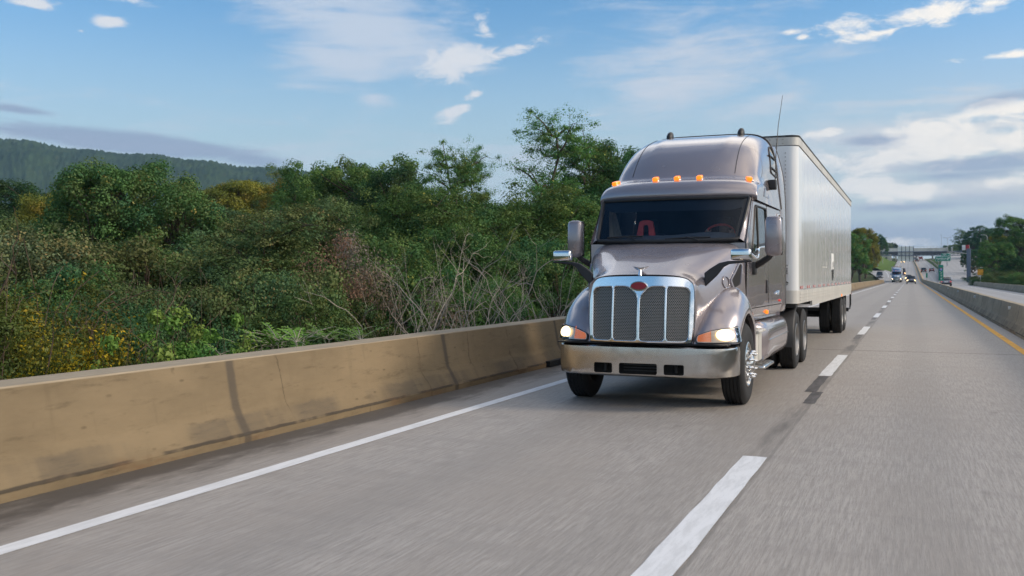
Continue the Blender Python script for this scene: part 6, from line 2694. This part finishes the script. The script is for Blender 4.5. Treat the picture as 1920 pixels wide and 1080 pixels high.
# ------------------------------------------------------------------ sky, sun, camera
SUN_EL, SUN_AZ = 27.0, 74.0     # azimuth from +Y towards +X
SKY = 0.12
w = bpy.data.worlds.new('World')
SC.world = w
w.use_nodes = True
t = NT(w.node_tree)
bg = w.node_tree.nodes['Background']
sky = t.new('ShaderNodeTexSky')
sky.sky_type = 'NISHITA'
sky.sun_disc = False
sky.sun_elevation = R(SUN_EL)
sky.sun_rotation = R(SUN_AZ)
sky.air_density = 1.0
sky.dust_density = .5
sky.ozone_density = 4.0
tc = t.new('ShaderNodeTexCoord').outputs['Generated']
sep = t.new('ShaderNodeSeparateXYZ')
t.link(tc, sep.inputs[0])
dx, dy, dz = sep.outputs
az = t.math('ARCTAN2', dx, dy)
el = t.math('ARCSINE', dz)
cmb = t.new('ShaderNodeCombineXYZ')
t.link(az, cmb.inputs[0])
t.link(el, cmb.inputs[1])
uv = cmb.outputs[0]


def angles(px, py):
    X, Y = (px - 960) / 1791, (518 - py) / 1791
    wx, wy = X * CT - ST, X * ST + CT
    return math.atan2(wx, wy), math.atan2(Y, math.hypot(wx, wy))


def field(ells):
    """largest of a set of soft elliptical banks given in sky angles"""
    acc = None
    for (px, py, rx, ry, rot, amp) in ells:
        a, e = angles(px, py)
        v = t.mapping(uv, (a, e, 0), (0, 0, R(rot)), (rx / 1791, ry / 1791, 1), 'TEXTURE')
        ln = t.new('ShaderNodeVectorMath', operation='LENGTH')
        t.link(v, ln.inputs[0])
        f = t.math('MULTIPLY', t.math('SUBTRACT', 1.0, ln.outputs['Value']), amp)
        acc = f if acc is None else t.math('MAXIMUM', acc, f)
    return t.math('MAXIMUM', acc, -1.0)


stretch = t.mapping(uv, scale=(1, 2.4, 1), rot=(0, 0, 0))
n_big = t.noise(stretch, 9, 8, .58, .4)
n_fine = t.noise(stretch, 24, 10, .66, .7)
streak = t.noise(t.mapping(uv, rot=(0, 0, R(-14)), scale=(1, 6, 1)), 7, 8, .62, .6)
nz = t.math('ADD', t.math('MULTIPLY', t.math('SUBTRACT', n_big, .5), 1.5), t.math('MULTIPLY', t.math('SUBTRACT', n_fine, .5), 1.1))
nst = t.math('ADD', t.math('MULTIPLY', t.math('SUBTRACT', streak, .5), 1.9), t.math('MULTIPLY', t.math('SUBTRACT', n_fine, .5), .7))

# thin high veils
VEIL = [(250, 330, 900, 190, 0, .62), (1000, 330, 600, 120, 0, .75), (690, 55, 290, 110, -8, 1.35), (630, 110, 180, 80, 0, 1.25), (1290, 120, 300, 130, 12, 1.0), (700, 185, 60, 32, -20, .7), (1440, 190, 190, 40, 12, .9), (1560, 95, 130, 20, 4, .45),
        (1750, 190, 330, 40, 0, .7), (1300, 40, 420, 60, 3, .35), (160, 130, 90, 14, -6, .35), (290, 190, 60, 16, -8, .35), (980, 300, 90, 40, 0, .8), (1700, 270, 340, 110, 4, 1.2), (640, 255, 60, 10, 0, .3),
        (1760, 360, 330, 60, 0, .8), (1690, 430, 160, 22, 0, .6), (1130, 215, 60, 10, 0, .5)]
# bright heaps
HEAP = [(910, 55, 42, 50, 0, .95), (870, 110, 105, 48, 14, 1.0), (970, 90, 75, 17, 14, .85), (855, 208, 42, 16, 24, .7), (890, 178, 36, 12, 24, .65), (70, 8, 80, 18, -6, .8), (195, 36, 52, 18, -6, .7), (265, 2, 90, 12, 0, .8), (152, 58, 12, 6, 0, .5),
        (1720, 25, 190, 34, 4, 1.05), (1650, 62, 90, 15, 6, .8), (1480, 60, 26, 7, 0, .5), (1508, 71, 26, 7, 0, .5), (1880, 105, 90, 9, 2, .6), (1840, 268, 210, 44, 4, 1.0), (1680, 248, 100, 20, 10, .75), (1640, 300, 190, 34, 0, .75), (1870, 205, 150, 26, 8, .9), (1850, 255, 260, 80, 4, .70), (1660, 300, 170, 45, 0, .65), (1650, 355, 170, 30, -3, .95), (1880, 340, 120, 24, 0, .7), (1415, 161, 14, 5, 0, .4), (1110, 217, 40, 6, 0, .4), (1540, 250, 60, 10, 4, .6), (1685, 350, 110, 26, -4, .55), (1690, 455, 120, 14, 0, .5), (1730, 468, 90, 12, 0, .5)]
# grey-mauve shaded banks
GREY = [(250, 268, 310, 28, -4, 1.15), (40, 245, 150, 8, -4, .7), (30, 205, 90, 11, -4, .7), (45, 228, 80, 7, -6, .5), (470, 300, 110, 22, -6, .8), (1870, 190, 120, 20, 10, .7), (1640, 262, 90, 16, 4, .8), (1860, 305, 210, 20, 2, .9), (1750, 385, 300, 26, 2, .55), (1780, 330, 220, 16, 2, .6), (1740, 440, 420, 60, 0, .75), (1300, 470, 700, 40, 0, .45)]
veil = t.math('MULTIPLY', t.smooth(t.math('ADD', field(VEIL), t.math('MULTIPLY', nst, 1.15)), .10, 1.15), .85)
heap = t.math('MULTIPLY', t.smooth(t.math('ADD', field(HEAP), t.math('MULTIPLY', nz, 1.45)), .15, .65), t.smooth(n_fine, .15, .6, .62, 1.0))
grey = t.math('MULTIPLY', t.smooth(t.math('ADD', field(GREY), t.math('MULTIPLY', nst, .45)), .10, .62), .80)
# overhead and behind: unseen cloud added to light road and hood, mirrored in paint and chrome
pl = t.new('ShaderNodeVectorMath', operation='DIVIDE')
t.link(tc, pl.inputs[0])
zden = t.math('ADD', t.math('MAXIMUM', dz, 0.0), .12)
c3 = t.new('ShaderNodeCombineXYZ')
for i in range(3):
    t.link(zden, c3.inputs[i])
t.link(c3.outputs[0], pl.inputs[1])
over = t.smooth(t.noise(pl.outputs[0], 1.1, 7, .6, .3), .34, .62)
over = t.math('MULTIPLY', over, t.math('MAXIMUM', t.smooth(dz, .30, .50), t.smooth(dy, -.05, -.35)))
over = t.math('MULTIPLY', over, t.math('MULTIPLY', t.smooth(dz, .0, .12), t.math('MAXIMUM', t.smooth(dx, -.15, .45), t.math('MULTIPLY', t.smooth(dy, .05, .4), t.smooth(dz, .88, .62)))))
sunv = Vector((math.sin(R(SUN_AZ)) * math.cos(R(SUN_EL)), math.cos(R(SUN_AZ)) * math.cos(R(SUN_EL)), math.sin(R(SUN_EL))))
dt = t.new('ShaderNodeVectorMath', operation='DOT_PRODUCT')
t.link(tc, dt.inputs[0])
dt.inputs[1].default_value = sunv
side = t.smooth(dt.outputs['Value'], -.1, .80)
K = 1.0 / SKY          # cloud radiance is given for the finished sky, so undo the sky strength
BRI = t.mix(side, (.55 * K, .57 * K, .61 * K), (.98 * K, .88 * K, .74 * K))
VCOL = t.mix(side, (.45 * K, .50 * K, .58 * K), (.64 * K, .58 * K, .54 * K))
GCOL = t.mix(side, (.215 * K, .265 * K, .385 * K), (.30 * K, .36 * K, .47 * K))
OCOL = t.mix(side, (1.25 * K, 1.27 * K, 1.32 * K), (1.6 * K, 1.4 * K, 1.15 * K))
c = t.mix(1.0, sky.outputs[0], t.mix(t.smooth(dz, .02, .34), (1.0, 1.0, .98), (.70, .98, 1.03)), 'MULTIPLY')
# pale moist air low down, all the way round
c = t.mix(t.math('MULTIPLY', t.smooth(dz, .285, .06), .95), c, t.mix(side, (.36 * K, .47 * K, .515 * K), (.52 * K, .52 * K, .52 * K)))
c = t.mix(veil, c, VCOL)
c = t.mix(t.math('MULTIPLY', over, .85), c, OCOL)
c = t.mix(grey, c, GCOL)
c = t.mix(t.math('MULTIPLY', heap, t.math('SUBTRACT', 1.0, t.math('MULTIPLY', grey, .5))), c, BRI)
t.link(c, bg.inputs['Color'])
bg.inputs['Strength'].default_value = SKY

# the air between here and the ridge
hz = MB()
hz.box(-4600, 4600, -4600, 4600, -60, 470)
hm_ = bpy.data.materials.new('air')
hm_.use_nodes = True
hn = hm_.node_tree
for n_ in list(hn.nodes):
    if n_.type == 'BSDF_PRINCIPLED':
        hn.nodes.remove(n_)
pv = hn.nodes.new('ShaderNodeVolumePrincipled')
pv.inputs['Color'].default_value = (.45, .70, .95, 1)
pv.inputs['Density'].default_value = .00010
pv.inputs['Anisotropy'].default_value = 0
hn.links.new(pv.outputs[0], [n_ for n_ in hn.nodes if n_.type == 'OUTPUT_MATERIAL'][0].inputs['Volume'])
MATS['air'] = hm_
haze = hz.build('haze', 'air', None, 0)
haze['kind'] = 'stuff'

sl = bpy.data.lights.new('sun', 'SUN')
sl.energy = 1.8
sl.angle = R(14)
sl.color = (1.0, .83, .64)
so = bpy.data.objects.new('sun', sl)
COL.objects.link(so)
so.rotation_euler = sunv.to_track_quat('Z', 'Y').to_euler()
so.location = sunv * 60

cam = bpy.data.cameras.new('camera')
cam.sensor_width = 36
cam.lens = 1791 / 1920 * 36
cam.shift_y = (518 - 540) / 1920
cam.clip_start = .1
cam.clip_end = 12000
cam.dof.use_dof = True
cam.dof.focus_distance = 13.0
cam.dof.aperture_fstop = 2.8
co = bpy.data.objects.new('camera', cam)
COL.objects.link(co)
co.location = (0, 0, EYE)
co.rotation_euler = (PI / 2, 0, YAW)
SC.camera = co
SC.view_settings.view_transform = 'Standard'
SC.view_settings.look = 'None'
SC.view_settings.exposure = 0.5
SC.view_settings.gamma = 1.0
SC.view_settings.use_curve_mapping = False
SC.cycles.max_bounces = 8
SC.cycles.transparent_max_bounces = 12
SC.cycles.use_denoising = True
SC.cycles.sample_clamp_indirect = 6
